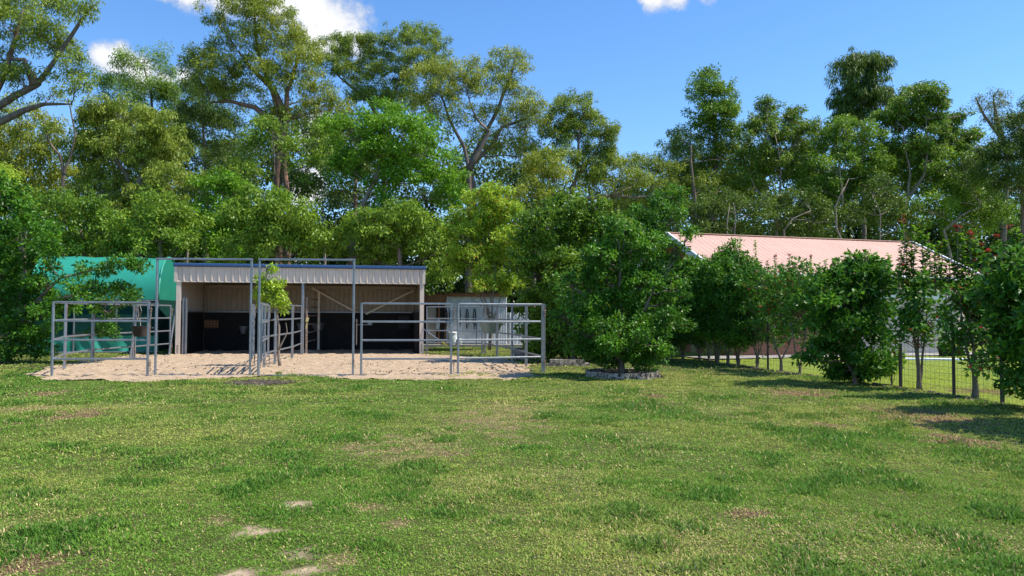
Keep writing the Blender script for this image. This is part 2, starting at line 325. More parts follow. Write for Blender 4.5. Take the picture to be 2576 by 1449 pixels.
rng = np.random.default_rng(7)
def grass(n, y0, y1, L, W, xr=None, seed=0):
    """blades spread over the visible wedge between two depths"""
    y = np.sqrt(rng.uniform(y0 ** 2, y1 ** 2, n)); x = rng.uniform(-1, 1, n) * (y * .72 + 1.2)
    if xr: x = np.sign(x) * (y * .72 + 1.2 + rng.uniform(0, xr, n))
    p = patches(x, y); s = sandmask(x, y); sn = sandmask(x, y, .9); nb = neigh(x, y)
    keep = np.ones(n, bool); r = rng.random(n)
    s2 = sandmask(x, y + .3) & sandmask(x, y - .3) & sandmask(x + .3, y); keep &= ~(s & (p['tuft'] < .5) & (r > np.where(s2, .006, .22))); keep &= r > p['sand'] * .9; keep &= r > p['mulch'] * .93; keep &= r > p['brown'] * .35
    keep &= ~((x < -3.4) & (x > -12.6) & (y > 25.6))
    # beyond the big bushes nothing shows
    x, y, nb = x[keep], y[keep], nb[keep]; p = {k: a[keep] for k, a in p.items()}; sg = s[keep]; n = len(x)
    cl = fbm(x * 2.3, y * 2.3, 61, 3) * .6 + fbm(x * .9 + 3, y * .9, 63, 3) * .4; cl = .5 + (cl - .5) * 1.35; cl2 = fbm(x * .45, y * .45, 71, 3); fine = fbm(x * 9, y * 9, 81, 2)
    hgt = L * (.5 + 1.2 * np.clip((cl - .48) * 3.5, 0, 1) + .85 * p['dark']) * rng.uniform(.6, 1.25, n) * np.where(nb, .55, 1) * (1 - .35 * p['dry'])
    ang = rng.uniform(0, 2 * np.pi, n); lean = rng.uniform(.25, 1.5, n)
    dx = np.cos(ang) * np.sin(lean); dy = np.sin(ang) * np.sin(lean); dz = np.cos(lean)
    z = gheight(x, y) * np.where(sg, .4, 1)
    wv = W * rng.uniform(.6, 1.4, n); a2 = ang + np.pi / 2 + rng.uniform(-.5, .5, n); wx = np.cos(a2) * wv / 2; wy = np.sin(a2) * wv / 2
    b = np.stack([x, y, z], -1); d = np.stack([dx, dy, dz], -1) * hgt[:, None]; ww = np.stack([wx, wy, np.zeros(n)], -1)
    tip = b + d + np.stack([dx * .2, dy * .2, -np.abs(lean) * .22], -1) * hgt[:, None]; mid = b + d * .55
    V = np.stack([b - ww * .6, mid - ww, tip, mid + ww], 1)
    # species / vigour of each blade; distance lightening and clump shadow are painted in
    g1 = lin((.175, .32, .04)); g2 = lin((.375, .43, .09)); g3 = lin((.06, .175, .022)); dry = lin((.68, .54, .25)); br = lin((.28, .17, .10))
    t = np.clip((cl2 - .42) * 3.4 + np.clip((y - 8) / 14, -.25, .35) + (fine - .5) * .8 + rng.normal(0, .25, n), 0, 1)[:, None]  # farther blades painted lighter, as if more strongly lit
    c = g1 * (1 - t) + g2 * t
    q = np.clip((cl - .52) * 4.5 + p['dark'] * .8, 0, 1)[:, None] * .7; c = c * (1 - q) + g3 * q  # tall clumps: deeper green, with their own shadow put into the colour
    dr = rng.random(n) < (1 - .8 * q[:, 0]) * (.07 + .24 * np.clip((fbm(x * .6, y * .6, 91, 3) - .5) * 4, 0, 1) + .5 * p['dry'] + .65 * p['brown'])
    c = np.where(dr[:, None], dry * rng.uniform(.6, 1.1, (n, 1)), c)
    bb = rng.random(n) < (.01 + .35 * p['brown']); c = np.where(bb[:, None], br, c)
    c = np.where(nb[:, None], lin((.42, .50, .07)) * rng.uniform(.8, 1.1, (n, 1)), c) * rng.uniform(.8, 1.2, (n, 1))
    return V, np.repeat(c, 4, axis=0)
parts = [grass(330000, 3.4, 7, .034, .0078), grass(330000, 7, 12, .037, .0115), grass(270000, 12, 19, .042, .018), grass(120000, 19, 34, .055, .034), grass(90000, .5, 12, .046, .013, 3.5), grass(30000, 12, 22, .055, .026, 3.0)]
V = np.concatenate([p[0] for p in parts]).reshape(-1, 3); cc_ = np.concatenate([p[1] for p in parts])
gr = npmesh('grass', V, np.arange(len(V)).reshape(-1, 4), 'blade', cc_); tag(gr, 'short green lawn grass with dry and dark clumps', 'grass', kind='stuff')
# litter sprinkled on the grey mulch patch
mm = MB(); rr = random.Random(4); cpt = G(652, 963)
for i in range(260):
    a = rr.uniform(0, 6.28); q = math.sqrt(rr.random()); x = cpt.x + math.cos(a) * q * .72; y = cpt.y + math.sin(a) * q * .55; t = rr.uniform(0, 3.14); l = rr.uniform(.03, .09)
    zz = float(gheight(np.array([x]), np.array([y]))[0]) + .018
    mm.bar((x, y, zz), (x + math.cos(t) * l, y + math.sin(t) * l, zz + rr.uniform(0, .02)), .012)
tag(mm.build('mulch', 'mulch'), 'grey patch of dry mulch on the lawn before the tall gateways', 'mulch', kind='stuff')

db = MB(); rr = random.Random(12)
for i in range(420):
    x = rr.uniform(-12.5, .6); y = rr.uniform(17, 25.4)
    if rr.random() < .6: x, y = rr.choice([(-9.3, 18.6), (-8.2, 19.5), (-2.2, 19.4), (-.6, 19.6), (-4.5, 21), (-10.5, 20.2), (-7.6, 23), (-3.0, 18.4)]); x += rr.gauss(0, .45); y += rr.gauss(0, .25)
    if not sandmask(np.array([x]), np.array([y]))[0]: continue
    k = rr.uniform(.006, .019); z = float((gheight(np.array([x]), np.array([y])) * .4)[0]) + .03
    db.lathe((x, y, z), [(0, -k), (k * rr.uniform(.8, 1.6), -k * .2), (k, k * .6), (0, k)], 5)
tag(db.build('debris', 'debris'), 'dark crumbs of dung and bark scattered on the yard sand', 'debris', kind='stuff')
# ---------------------------------------------------------------- foliage
def leaves(cen, rad3, nleaf, L, W, droop, cols, rg, outw=.7, flat=.75, clumpcol=.6):
    """cen (k,3) clump centres, rad3 (k,) radii: leaves spread in each clump -> verts (n,4,3), colours"""
    k = len(cen); ci = np.repeat(np.arange(k), nleaf); n = len(ci)
    d = rg.normal(size=(n, 3)); d /= np.linalg.norm(d, axis=1)[:, None]
    r = rg.random(n) ** .45; off = d * (r * rad3[ci])[:, None]; off[:, 2] *= flat
    p = cen[ci] + off
    ax = d * outw + rg.normal(size=(n, 3)) * .55; ax[:, 2] -= droop; ax /= np.linalg.norm(ax, axis=1)[:, None]
    wd = np.cross(ax, rg.normal(size=(n, 3)) + [0, 0, .8]); wd /= np.linalg.norm(wd, axis=1)[:, None] + 1e-9
    nr = np.cross(ax, wd)
    l = L * rg.uniform(.65, 1.3, n)[:, None]; ww = W * rg.uniform(.7, 1.25, n)[:, None] / 2
    a = p; b = p + ax * l * .42 + wd * ww + nr * ww * .35; c = p + ax * l - nr * l * .06; e = p + ax * l * .42 - wd * ww + nr * ww * .35
    Vv = np.stack([a, b, c, e], 1)
    cols = np.array(cols, dtype=float); kc = len(cols)
    t = np.clip(rg.random(k)[ci] * clumpcol + rg.random(n) * (1 - clumpcol), 0, .999) * (kc - 1)
    i0 = t.astype(int); f = (t - i0)[:, None]; col = cols[i0] * (1 - f) + cols[i0 + 1] * f
    col *= rg.uniform(.7, 1.35, (n, 1))
    return Vv, col
PAL = {  # darker ... lighter
    'gum': [(.10, .155, .035), (.18, .24, .048), (.29, .33, .075)],
    'gumgold': [(.13, .185, .035), (.23, .265, .048), (.38, .36, .075)],
    'olive': [(.14, .19, .045), (.22, .27, .06), (.33, .36, .09)],
    'dark': [(.05, .09, .025), (.085, .135, .034), (.14, .20, .045)],
    'bright': [(.075, .17, .018), (.12, .25, .022), (.20, .35, .035)],
    'pale': [(.10, .17, .03), (.16, .25, .04), (.26, .35, .065)],
    'lime': [(.15, .24, .028), (.26, .37, .04), (.42, .48, .08)],
    'mid': [(.07, .135, .024), (.12, .21, .03), (.20, .30, .045)],
    'citrus': [(.030, .086, .014), (.055, .15, .019), (.14, .30, .035)],
    'hedge': [(.035, .10, .018), (.055, .15, .022), (.10, .24, .032)],
    'grey': [(.09, .12, .06), (.14, .165, .08), (.21, .225, .105)],
}
PAL = {k: [(a * 1.1, b * 1.2, c * .66) for a, b, c in v] for k, v in PAL.items()}
def tree(name, label, d, base, lobes, pal, L=.17, W=.065, droop=.7, cr=.5, dens=300, trunk=None, tr=.2, bark='bark_dark', group='trees behind the yard', cat='tree', seed=0, fill=1.0,
         depth=.8, twigs=True, extra=None, shoots=(), stems=0, limbr=.24, flat=.75, fruit=None, spread=1.0, grow=1.2, cback=0):
    bu = base
    if isinstance(base, Vector): q_ = RM.transposed() @ (base - Vector((0, 0, CAMH))); bu = CU + F * q_.x / -q_.z
    rg = np.random.default_rng(seed + int(abs(bu) * 7 + d * 13) % 9999); rd = random.Random(seed + int(bu))
    root = X(base, d) if not isinstance(base, Vector) else base
    o = empty(name, root, 0, label, cat, group)
    O = root
    cs, rs, nl = [], [], []; limbs = MB()
    # trunk polylines
    paths = []
    if trunk is None:
        top = min(lobes, key=lambda q: q[1]); mx = sum(q[0] for q in lobes) / len(lobes)
        trunk = [[(bu, None, 0), ((bu * 2 + mx) / 3, (760 + top[1]) / 2 + 20, 0), ((mx + top[0]) / 2, top[1] + top[3] * .6, 0)]]
    for ti, tp in enumerate(trunk):
        pts = []
        for q in tp:
            pts.append(Vector((root.x, root.y, -.1)) if q[1] is None else P(q[0], q[1], d + (q[2] if len(q) > 2 else 0)))
        # subdivide with slight wander
        pp = [pts[0]]
        for a, b in zip(pts[:-1], pts[1:]):
            nseg = max(2, int((b - a).length / 1.0))
            for i in range(1, nseg + 1):
                t = i / nseg; q = a.lerp(b, t)
                if i < nseg: q += Vector((rd.uniform(-1, 1), rd.uniform(-1, 1), 0)) * .07 * min(1, (b - a).length / 2)
                pp.append(q)
        r0 = tr * (1 if ti == 0 else .7); n = len(pp)
        rr_ = [r0 * (1 - .8 * i / (n - 1)) * (1.35 if i == 0 else 1) for i in range(n)]
        limbs.tube([q - O for q in pp], rr_, 8 if tr > .1 else 6); paths.append((pp, rr_))
    allp = [(q, r) for pp, rr_ in paths for q, r in zip(pp, rr_)]
    def limb(a, b, r0, r1, sag=.12, n=5, sides=5):
        ln = (b - a).length; m = (a + b) / 2 + Vector((rd.uniform(-1, 1) * .12, rd.uniform(-1, 1) * .12, -sag * .5 * rd.uniform(.2, 1))) * ln
        pts = [a * (1 - t) ** 2 + m * 2 * t * (1 - t) + b * t * t for t in [i / n for i in range(n + 1)]]
        pts = [pts[0]] + [q + Vector((rd.uniform(-1, 1), rd.uniform(-1, 1), rd.uniform(-1, 1))) * ln * .025 for q in pts[1:-1]] + [pts[-1]]
        limbs.tube([q - O for q in pts], [r0 + (r1 - r0) * i / n for i in range(n + 1)], sides)
        return pts
    width = max(q[2] for q in lobes) * d / F
    for q in lobes:
        u, v, ru, rv = q[:4]; ld = q[4] if len(q) > 4 else 1.0
        dy = (rd.uniform(-1, 1) * width * .5 if len(q) < 6 else q[5]) + cback
        c = P(u, v, d + dy); rx, rz = ru * d / F * grow, rv * d / F * grow; ry = (rx + rz) / 2 * depth * 1.15
        k = max(5, int(3.1 * fill * (rx * rz + rx * ry + ry * rz) / 3 / (cr * cr) * spread))
        dd = rg.normal(size=(k, 3)); dd /= np.linalg.norm(dd, axis=1)[:, None]
        fl = rg.random(k) < .6; dd[:, 2] = np.where(fl, np.abs(dd[:, 2]), dd[:, 2])
        rad_ = rg.uniform(.25, 1.0, k) ** .6 * (1 + .42 * rg.random(k) ** 4) * (1 + .16 * np.sin(dd[:, 0] * 5 + q[0]) * np.cos(dd[:, 2] * 4 + q[1]))
        pc = np.array(c)[None] + dd * rad_[:, None] * np.array([[rx, ry, rz]])
        crr = cr * rg.uniform(.45, 1.35, k)
        cs.append(pc); rs.append(crr); nl.append(np.maximum(3, (dens * ld * crr ** 2 * 3.2 * rg.uniform(.6, 1.3, k))).astype(int))
        cand = [t for t in allp if t[0].z < c.z + .2 and t[0].z > 0.3] or allp
        a, ar = min(cand, key=lambda t: (t[0] - c).length + .6 * max(0, (t[0].z - c.z + rz * .5)))
        lp = limb(a, c, max(.02, ar * limbr * 1.3), max(.012, ar * limbr * .4), n=6, sides=6)
        if twigs:
            for j in range(min(k, 9)):
                s_ = lp[rd.randint(2, 6)]; e = Vector(pc[j]); limb(s_, e, max(.01, ar * limbr * .4), .006, n=3, sides=4)
    cs = np.concatenate(cs); rs = np.concatenate(rs); nl = np.concatenate(nl)
    cs[:, 2] = np.maximum(cs[:, 2], .25)
    Vv, col = leaves(cs, rs, nl, L, W, droop, PAL[pal], rg, flat=flat)
    VS = [Vv]; CS = [col]
    for sh in shoots:                                        # leafy upright shoots: u, v_top, v_bottom, tip colour
        u, vt, vb = sh[:3]; tipred = sh[3] if len(sh) > 3 else 0
        a = P(u + rd.uniform(-4, 4), vb, d); b = P(u, vt, d); limb(a, b, .012, .004, sag=0, n=3, sides=4)
        ln = (b - a).length; m = int(ln / .013); t = rg.uniform(0, 1, m) ** .8
        pos = np.array(a)[None] * (1 - t[:, None]) + np.array(b)[None] * t[:, None]
        an = rg.uniform(0, 2 * np.pi, m); ax = np.stack([np.cos(an), np.sin(an), rg.uniform(.0, 1.0, m)], -1); ax /= np.linalg.norm(ax, axis=1)[:, None]
        wd = np.cross(ax, np.array([[0, 0, 1.]])) ; wd /= np.linalg.norm(wd, axis=1)[:, None]; nr = np.cross(wd, ax)
        l = (L * 1.05 * rg.uniform(.7, 1.2, m) * (1.1 - .5 * t))[:, None]; ww = W * .55
        vv = np.stack([pos, pos + ax * l * .45 + wd * ww + nr * .01, pos + ax * l - nr * l * .22, pos + ax * l * .45 - wd * ww + nr * .01], 1)
        cl = np.tile(np.array(PAL[pal][2]), (m, 1)) * rg.uniform(.8, 1.3, (m, 1)) + np.array([.03, .02, 0]) * t[:, None]
        if tipred: cl = np.where((t > 1 - .14 * tipred)[:, None], np.array([[.33, .06, .03]]) * rg.uniform(.6, 1.2, (m, 1)), cl)
        VS.append(vv); CS.append(cl)
    Vv = np.concatenate(VS); col = np.concatenate(CS)
    Vv = Vv - np.array(O)[None, None]
    Vv[:, :, 2] = np.maximum(Vv[:, :, 2], .03)
    if extra:                                                # share of odd-coloured leaves
        for share, ec in extra:
            mk = rg.random(len(col)) < share; col[mk] = np.array(ec) * rg.uniform(.7, 1.2, (mk.sum(), 1))
    cr_ = npmesh('crown', Vv.reshape(-1, 3), np.arange(len(Vv) * 4).reshape(-1, 4), 'leaf', np.repeat(col, 4, axis=0), o)
    limbs.build('trunk', bark, o, smooth=True)
    if fruit:
        fm = MB().lathe((0, 0, 0), [(.004, -.03), (.02, -.02), (.027, 0), (.02, .02), (.004, .03)], 8); f0 = None
        for i in range(fruit):
            j = rd.randrange(len(cs)); q = Vector(cs[j]) + Vector((rd.uniform(-1, 1), -abs(rd.uniform(.4, 1)), rd.uniform(-1, 1))) * float(rs[j]); q -= O
            if f0 is None: f0 = fm.build('fruit', M['fruit'], o, smooth=True); f0.location = q
            else: c_ = f0.copy(); C.objects.link(c_); c_.parent = o; c_.location = q
    return o
mat('fruit', (.16, .30, .05), rough=.4)

# ---------------------------------------------------------------- horse shelter
SL = G(443, 892); SR = G(1062, 888.5); sv = SR - SL; LEN = sv.length; SA = math.atan2(sv.y, sv.x); DEP = 3.6
sh = empty('horse_shelter', SL, SA, 'open fronted cream steel horse shelter with blue roof edge and black rubber lined stalls', 'shed')
def sheds():
    Lx, D = LEN, DEP; h0, h1, h2, hb = 2.56, 3.06, 3.22, 2.62
    b = MB(); b.sheet((0, D, 0), (1, 0, 0), (0, 0, 1), Lx, hb, .19, .03, .35, out=(0, -1, 0)); b.box(0, Lx, D + .01, D + .03, 0, hb); b.build('back_wall', 'cream_steel_shaded', sh)
    for x, o in ((0.02, 1), (Lx - .02, -1)):
        b = MB(); b.sheet((x, .1, 0), (0, 1, 0), (0, 0, 1), D - .12, hb + .02, .085, .018, .4, out=(o, 0, 0)); b.box(x - .03 * (o > 0), x + .03 * (o < 0), .1, D, 0, hb); b.build('side_wall', 'cream_steel_shaded', sh)
        g = MB(); g.add([(x, .1, hb), (x, D, hb), (x, .1, h1)], [(0, 1, 2)]); g.add([(x + .01 * o, .1, hb), (x + .01 * o, D, hb), (x + .01 * o, .1, h1)], [(0, 2, 1)]); g.build('gable_infill', 'cream_steel_shaded', sh)
    f = MB(); f.sheet((.03, -.03, h0), (1, 0, 0), (0, 0, 1), Lx - .06, h1 - h0, .232, .06, .34, out=(0, -1, 0)); f.sheet((.03, -.025, h0), (1, 0, 0), (0, 0, 1), Lx - .06, h1 - h0, .232, .06, .34, out=(0, -1, 0))
    f.build('fascia', 'cream_steel', sh)
    f = MB().bar((-.03, -.065, h0 - .02), (Lx + .03, -.065, h0 - .02), .03, .035).box(-.09, .02, -.1, .05, h0 - .03, h1).box(Lx - .02, Lx + .09, -.1, .05, h0 - .03, h1); f.build('fascia_trim', 'cream_steel', sh)
    c = MB(); c.add([(-.12, -.12, h1 + .02), (Lx + .12, -.12, h1 + .02), (Lx + .12, -.10, h2 - .05), (-.12, -.10, h2 - .05), (-.12, .16, h2 - .015), (Lx + .12, .16, h2 - .015), (Lx + .12, -.04, h1 + .0), (-.12, -.04, h1 + .0)],
                      [(0, 1, 2, 3), (3, 2, 5, 4), (0, 3, 4), (1, 5, 2), (0, 7, 6, 1)])
    c.bar((-.12, -.125, h1 + .045), (Lx + .12, -.125, h1 + .045), .02, .05); c.build('roof_capping', 'blue_cap', sh)
    r = MB(); sl_ = math.hypot(D + .25, h2 - hb - .1); dz = (hb + .06 - h2 + .04)
    r.sheet((-.1, .1, h2 - .05), (1, 0, 0), (0, D + .15, dz), Lx + .2, sl_, .19, .03, .35, out=(0, 0, 1)); r.sheet((-.1, .1, h2 - .09), (1, 0, 0), (0, D + .15, dz), Lx + .2, sl_, .19, .03, .35, out=(0, 0, 1))
    r.build('roof', 'cream_steel_shaded', sh)
    for x, wd in ((-.02, .15), (Lx - .10, .15)):
        b = MB().box(x, x + wd, -.06, .09, -.05, h0 + .02); b.build('post', 'cream_steel', sh)
        b = MB(); 
        for k in range(4): MB().box(x + .05, x + .1, -.064, -.06, .08 + .07 * k, .11 + .07 * k).build('post_slot', 'black', sh)
    b = MB().box(.19, .24, -.04, .06, -.05, 1.98).box(.30, .33, -.04, .06, -.05, 1.98).box(.19, .33, .05, .07, -.05, 1.98); b.build('channel_post', 'galv', sh)
    xm = (Vector(X(760, SL.y + .55)) - SL).length - .02
    b = MB().bar((xm, 0, -.05), (xm, 0, h0 + .02), .10, .10); b.build('post', 'galv', sh); 
    b = MB()
    for k in range(5): MB().box(xm - .012, xm + .012, -.056, -.0515, .1 + .5 * k, .13 + .5 * k).build('post_slot', 'black', sh)
    b = MB().bar((.1, .12, h0 + .08), (Lx - .1, .12, h0 + .08), .06, .16); b.build('header_beam', 'timber_grey', sh)
    b = MB().bar((.1, 1.6, h0 + .12), (Lx - .1, 1.6, h0 + .12), .05, .12).bar((.1, D - .08, hb - .12), (Lx - .1, D - .08, hb - .12), .06, .14); b.build('purlin', 'cream_steel_shaded', sh)
    for x in (.1, 3.0, xm + .35, Lx - .5):
        MB().bar((x, D - .08, 0), (x, D - .08, hb - .2), .05, .06).build('wall_stud', 'cream_steel_shaded', sh)
    hr = 1.47
    b = MB().box(.095, Lx - .265, D - .115, D - .075, -.1, hr).box(.06, .09, .35, D - .125, -.1, hr).box(Lx - .26, Lx - .10, .25, D - .11, -.1, hr + .02)
    for x in (1.9, 3.7, 5.2, 6.9): b.box(x, x + .012, D - .119, D - .115, 0, hr)
    for z in (.38, .80): b.box(.12, Lx - .3, D - .118, D - .115, z, z + .01)
    b.build('rubber_lining', 'rubber', sh)
    MB().box(.09, Lx - .27, D - .13, D - .06, hr, hr + .045).box(.06, .11, .35, D - .13, hr, hr + .03).build('lining_trim', 'galv', sh)
    def bx_(u, v):                                       # point on the back wall plane in local space
        rr = ray(u, v); n = Vector((-math.sin(SA), math.cos(SA), 0)); p0 = SL + n * (D - .12); t = (p0 - Vector((0, 0, CAMH))).dot(n) / rr.dot(n)
        q = Vector((0, 0, CAMH)) + rr * t - SL; return (q.x * math.cos(SA) + q.y * math.sin(SA), D - .12, q.z)
    for a, c_ in (((784, 724), (895, 785)), ((920, 790), (1040, 731))):
        MB().bar(bx_(*a), bx_(*c_), .03, .08).build('brace', 'cream_steel', sh)
    def frame(u0, v0, u1, v1, m1, m2, lab):
        a = bx_(u0, v1); c_ = bx_(u1, v0); y = D - .13
        o = MB().box(a[0], c_[0], y, y + .02, a[2], c_[2]).build('hatch', m1, sh, lab)
        g = MB()
        for z in np.linspace(a[2] + .05, c_[2] - .05, 4): g.box(a[0], c_[0], y - .012, y, z - .008, z + .008)
        for x in np.linspace(a[0], c_[0], 6): g.box(x - .006, x + .006, y - .018, y - .012, a[2], c_[2])
        g.bar((a[0], y, a[2]), (c_[0], y, a[2]), .05).bar((a[0], y, c_[2]), (c_[0], y, c_[2]), .05).bar((a[0], y, a[2]), (a[0], y, c_[2]), .05).bar((c_[0], y, a[2]), (c_[0], y, c_[2]), .05)
        g.build('hatch_grille', m2, o)
    frame(512, 803, 552, 827, 'timber', 'rubber', 'orange timber backed hatch in the left stall'); frame(1000, 792, 1032, 830, 'black', 'rubber', 'dark hatch in the right stall')
    for u, v, cw in ((800, 818, 20), (612, 826, 12), (757, 818, 12)):
        a = bx_(u, v); b = MB(); n = 9; r_ = cw * 30 / F * .9
        top = [(a[0] + r_ * math.cos(math.pi + math.pi * i / n), D - .13 + r_ * 1.0 * math.sin(math.pi + math.pi * i / n), a[2] + .08) for i in range(n + 1)]
        bot = [(a[0] + (p[0] - a[0]) * .5, D - .13 + (p[1] - D + .13) * .5, a[2] - .22) for p in top]
        b.add(top + bot, [(i, i + 1, n + 2 + i, n + 1 + i) for i in range(n)] + [tuple(range(n + 1, 2 * n + 2))]); b.tube(top, .018, 5)
        o = b.build('feed_bin', 'galv'); o.matrix_world = Matrix.Translation(SL) @ Matrix.Rotation(SA, 4, 'Z')
        tag(o, {800: 'grey corner feed bin on the black lining just right of the rusty partition', 612: 'grey feed bin on the lining of the left stall beside the open gates', 757: 'grey feed bin on the lining just left of the rusty partition'}[u], 'feed bin', 'feed bins in the shelter')
    a = bx_(935, 815)
    o = MB().bar((a[0] - .6, D - .15, a[2] - .03), (a[0], D - .15, a[2] - .03), .04).box(a[0] - .16, a[0] + .02, D - .2, D - .13, a[2] - .02, a[2] + .11).build('saddle_bracket', 'galv')
    o.matrix_world = Matrix.Translation(SL) @ Matrix.Rotation(SA, 4, 'Z'); tag(o, 'small pale metal bracket on the black lining behind the front rails', 'bracket')
    # rusty partition seen end on
    t = empty('partition', SL + Vector((math.cos(SA) * (xm + .12), math.sin(SA) * (xm + .12), 0)), SA, 'rusty brown railed partition between the two stalls of the shelter', 'fence panel')
    for y, r_, hh, m_ in ((.1, .035, 2.02, 'rust'), (D - .6, .045, 2.3, 'cream_steel')):
        MB().bar((y * .06, y, 0), (y * .06, y, hh), r_ * 2).build('post', m_, t)
    for z in (.42, .75, 1.05, 1.36, 1.68, 1.98):
        MB().tube([(.006, .1, z), (.13, D - .62, z)], .028, 7).build('rail', 'rust', t)
    o = MB().bar((.02, .02, 1.15), (.05, .05, 1.30), .10, .05).bar((.0, .01, .9), (.03, .03, 1.18), .05, .03).build('halter', 'stripe_tan', None); o.matrix_world = Matrix.Translation(t.location) @ Matrix.Rotation(SA, 4, 'Z')
    tag(o, 'tan halter bundle hung on the rusty partition rails', 'halter')
sheds()

# ---------------------------------------------------------------- yard panels
RAILZ = (.39, .83, 1.27, 1.70)
def panel(p, q, label, name='rail_fence', rails=RAILZ, foot=0, group='galvanised rail panels round the yard', cat='fence panel', lean=(), pin=True, post=.05, mids=()):
    d = q - p; L = d.length; a = math.atan2(d.y, d.x); o = empty(name, Vector((p.x, p.y, 0)), a, label, cat, group)
    for x in (.03, L - .03): MB().bar((x, 0, foot - .02), (x, 0, rails[-1] + .02), post, post).build('post', 'galv', o)
    for z in rails: MB().bar((.055, 0, z), (L - .055, 0, z), .032, .045, .3).build('rail', 'galv', o)
    for x in mids: MB().bar((x, 0, foot), (x, 0, rails[-1] - .02), .035, .035).build('post', 'galv', o)
    for x0, x1 in lean: MB().bar((x0, -.05, 0), (x1, -.05, rails[-1]), .06, .04).build('stay', 'galv', o)
    if pin:
        for z in (.30, 1.55):
            b = MB().bar((L, -.03, z), (L + .06, -.03, z), .03, .03).tube([(L + .035, -.03, z - .22), (L + .035, -.03, z + .06), (L + .06, -.05, z + .08)], .009, 5).tube([(L + .02, -.03, z - .05), (L + .05, -.03, z - .05)], .02, 6)
            b.build('hinge_pin', 'rust', o)
    return o
A0, A1 = G(127, 946), G(374, 945); B0, B1 = G(905, 944.5), G(1137.5, 943.5); C0, C1 = G(1149, 942.5), G(1367, 937.5)
panel(A0, A1, 'four rail steel panel at the left end of the yard front beside the left gateway')
panel(B0, B1, 'four rail steel panel in the yard front just right of the tall gateways')
panel(C0, C1, 'four rail steel panel at the right end of the yard front against the dark bushes')
# left side, running back to the shelter
LS = [A0 + Vector((-.02, .08, 0)), G(162, 928), G(232, 913.5), G(337, 902.5), SL + Vector((-.12, -.15, 0))]
labs = ['first steel panel going back from the front left corner of the yard', 'second steel panel of the left side behind the hanging branch', 'third steel panel of the left side before the green shelter', 'steel panel with slanted stay between the black tub and the cream shelter post']
for i in range(4): panel(LS[i], LS[i + 1] - (LS[i + 1] - LS[i]).normalized() * .04, labs[i], lean=((2.0, 2.42),) if i == 3 else ((1.75, 2.1),) if i == 2 else ())
RS = [C1 + Vector((.03, .09, 0)), X(1323, 20.6), X(1288, 22.8), X(1250, 24.8), X(1219, 26.7)]
labs = ['first steel panel going back from the front right corner of the yard', 'second steel panel of the right side of the yard beside the bushes', 'third steel panel of the right side of the yard', 'last steel panel of the right side ending at the back corner by the green tub']
for i in range(4): panel(RS[i], RS[i + 1] - (RS[i + 1] - RS[i]).normalized() * .04, labs[i])
panel(SR + Vector((.14, .0, 0)), RS[4] - Vector((.06, 0, 0)), 'steel panel at the back of the yard between the shelter and the green trough')
DV = [G(646, 944), X(664, 19.7), X(692, 21.1), X(735, 23.5), X(758, SL.y + .4)]
labs = ['first dividing panel behind the centre gate posts, mostly behind the open gates', 'second dividing panel beside the leaning sapling', 'third dividing panel right of the leaning sapling', 'last dividing panel meeting the middle post of the shelter']
for i in range(4): panel(DV[i] + Vector((0, .12, 0)) * (i == 0), DV[i + 1] - (DV[i + 1] - DV[i]).normalized() * .04, labs[i])
# tall gateways
def gateway(p, q, label):
    d = q - p; L = d.length; o = empty('gateway', Vector((p.x, p.y, 0)), math.atan2(d.y, d.x), label, 'gateway', 'tall gateway frames in the yard front')
    for x in (.03, L - .03): MB().bar((x, 0, -.03), (x, 0, 2.70), .046, .05).build('upright', 'galv', o)
    MB().bar((0, 0, 2.725), (L, 0, 2.725), .045, .045).build('top_bar', 'galv', o)
    MB().bar((.055, 0, .012), (L - .055, 0, .012), .03, .03).build('threshold_bar', 'galv', o)
    b = MB()
    for z in (.35, 1.6): b.tube([(L + .0, -.05, z - .12), (L + .0, -.05, z + .05)], .012, 5)
    b.build('hinge_pin', 'rust', o)
G1a, G1b, G2a, G2b = G(387, 945), G(632, 945), G(646, 945), G(891, 945.5)
gateway(G1a, G1b, 'tall steel gateway frame on the left, framing the left stall'); gateway(G2a, G2b, 'tall steel gateway frame on the right, with the leaning sapling behind it')
panel(G1b + Vector((-.05, .1, 0)), X(637, 19.6), 'open steel gate folded back behind the left gateway, nearest the left stall', name='rail_gate', rails=(.36, .8, 1.24, 1.66), foot=.34, group='open gates folded back at the centre posts', cat='gate', mids=(1.0,))
panel(G2a + Vector((.06, .1, 0)), X(674, 19.6), 'open steel gate folded back behind the right gateway, nearest the sapling', name='rail_gate', rails=(.36, .8, 1.24, 1.66), foot=.34, group='open gates folded back at the centre posts', cat='gate', mids=(1.0,))
def chain(p, z0, z1, label):
    b = MB(); n = int((z1 - z0) / .035)
    for i in range(n):
        z = z0 + i * .035; pts = []
        for k in range(8):
            t = k * math.pi / 4; r_ = .012 * math.cos(t)
            pts.append((r_ if i % 2 else 0, 0 if i % 2 else r_, z + .024 * math.sin(t)))
        b.tube(pts, .0055, 4, close=True)
    o = b.build('chain', 'rust', loc=(p.x, p.y - .06, 0)); tag(o, label, 'chain', 'gate chains')
chain(G(378, 945), .75, 1.35, 'dark chain hanging between the left rail panel and the left gateway')
chain(G(897, 945), .75, 1.38, 'dark chain hanging on the right post of the right gateway')
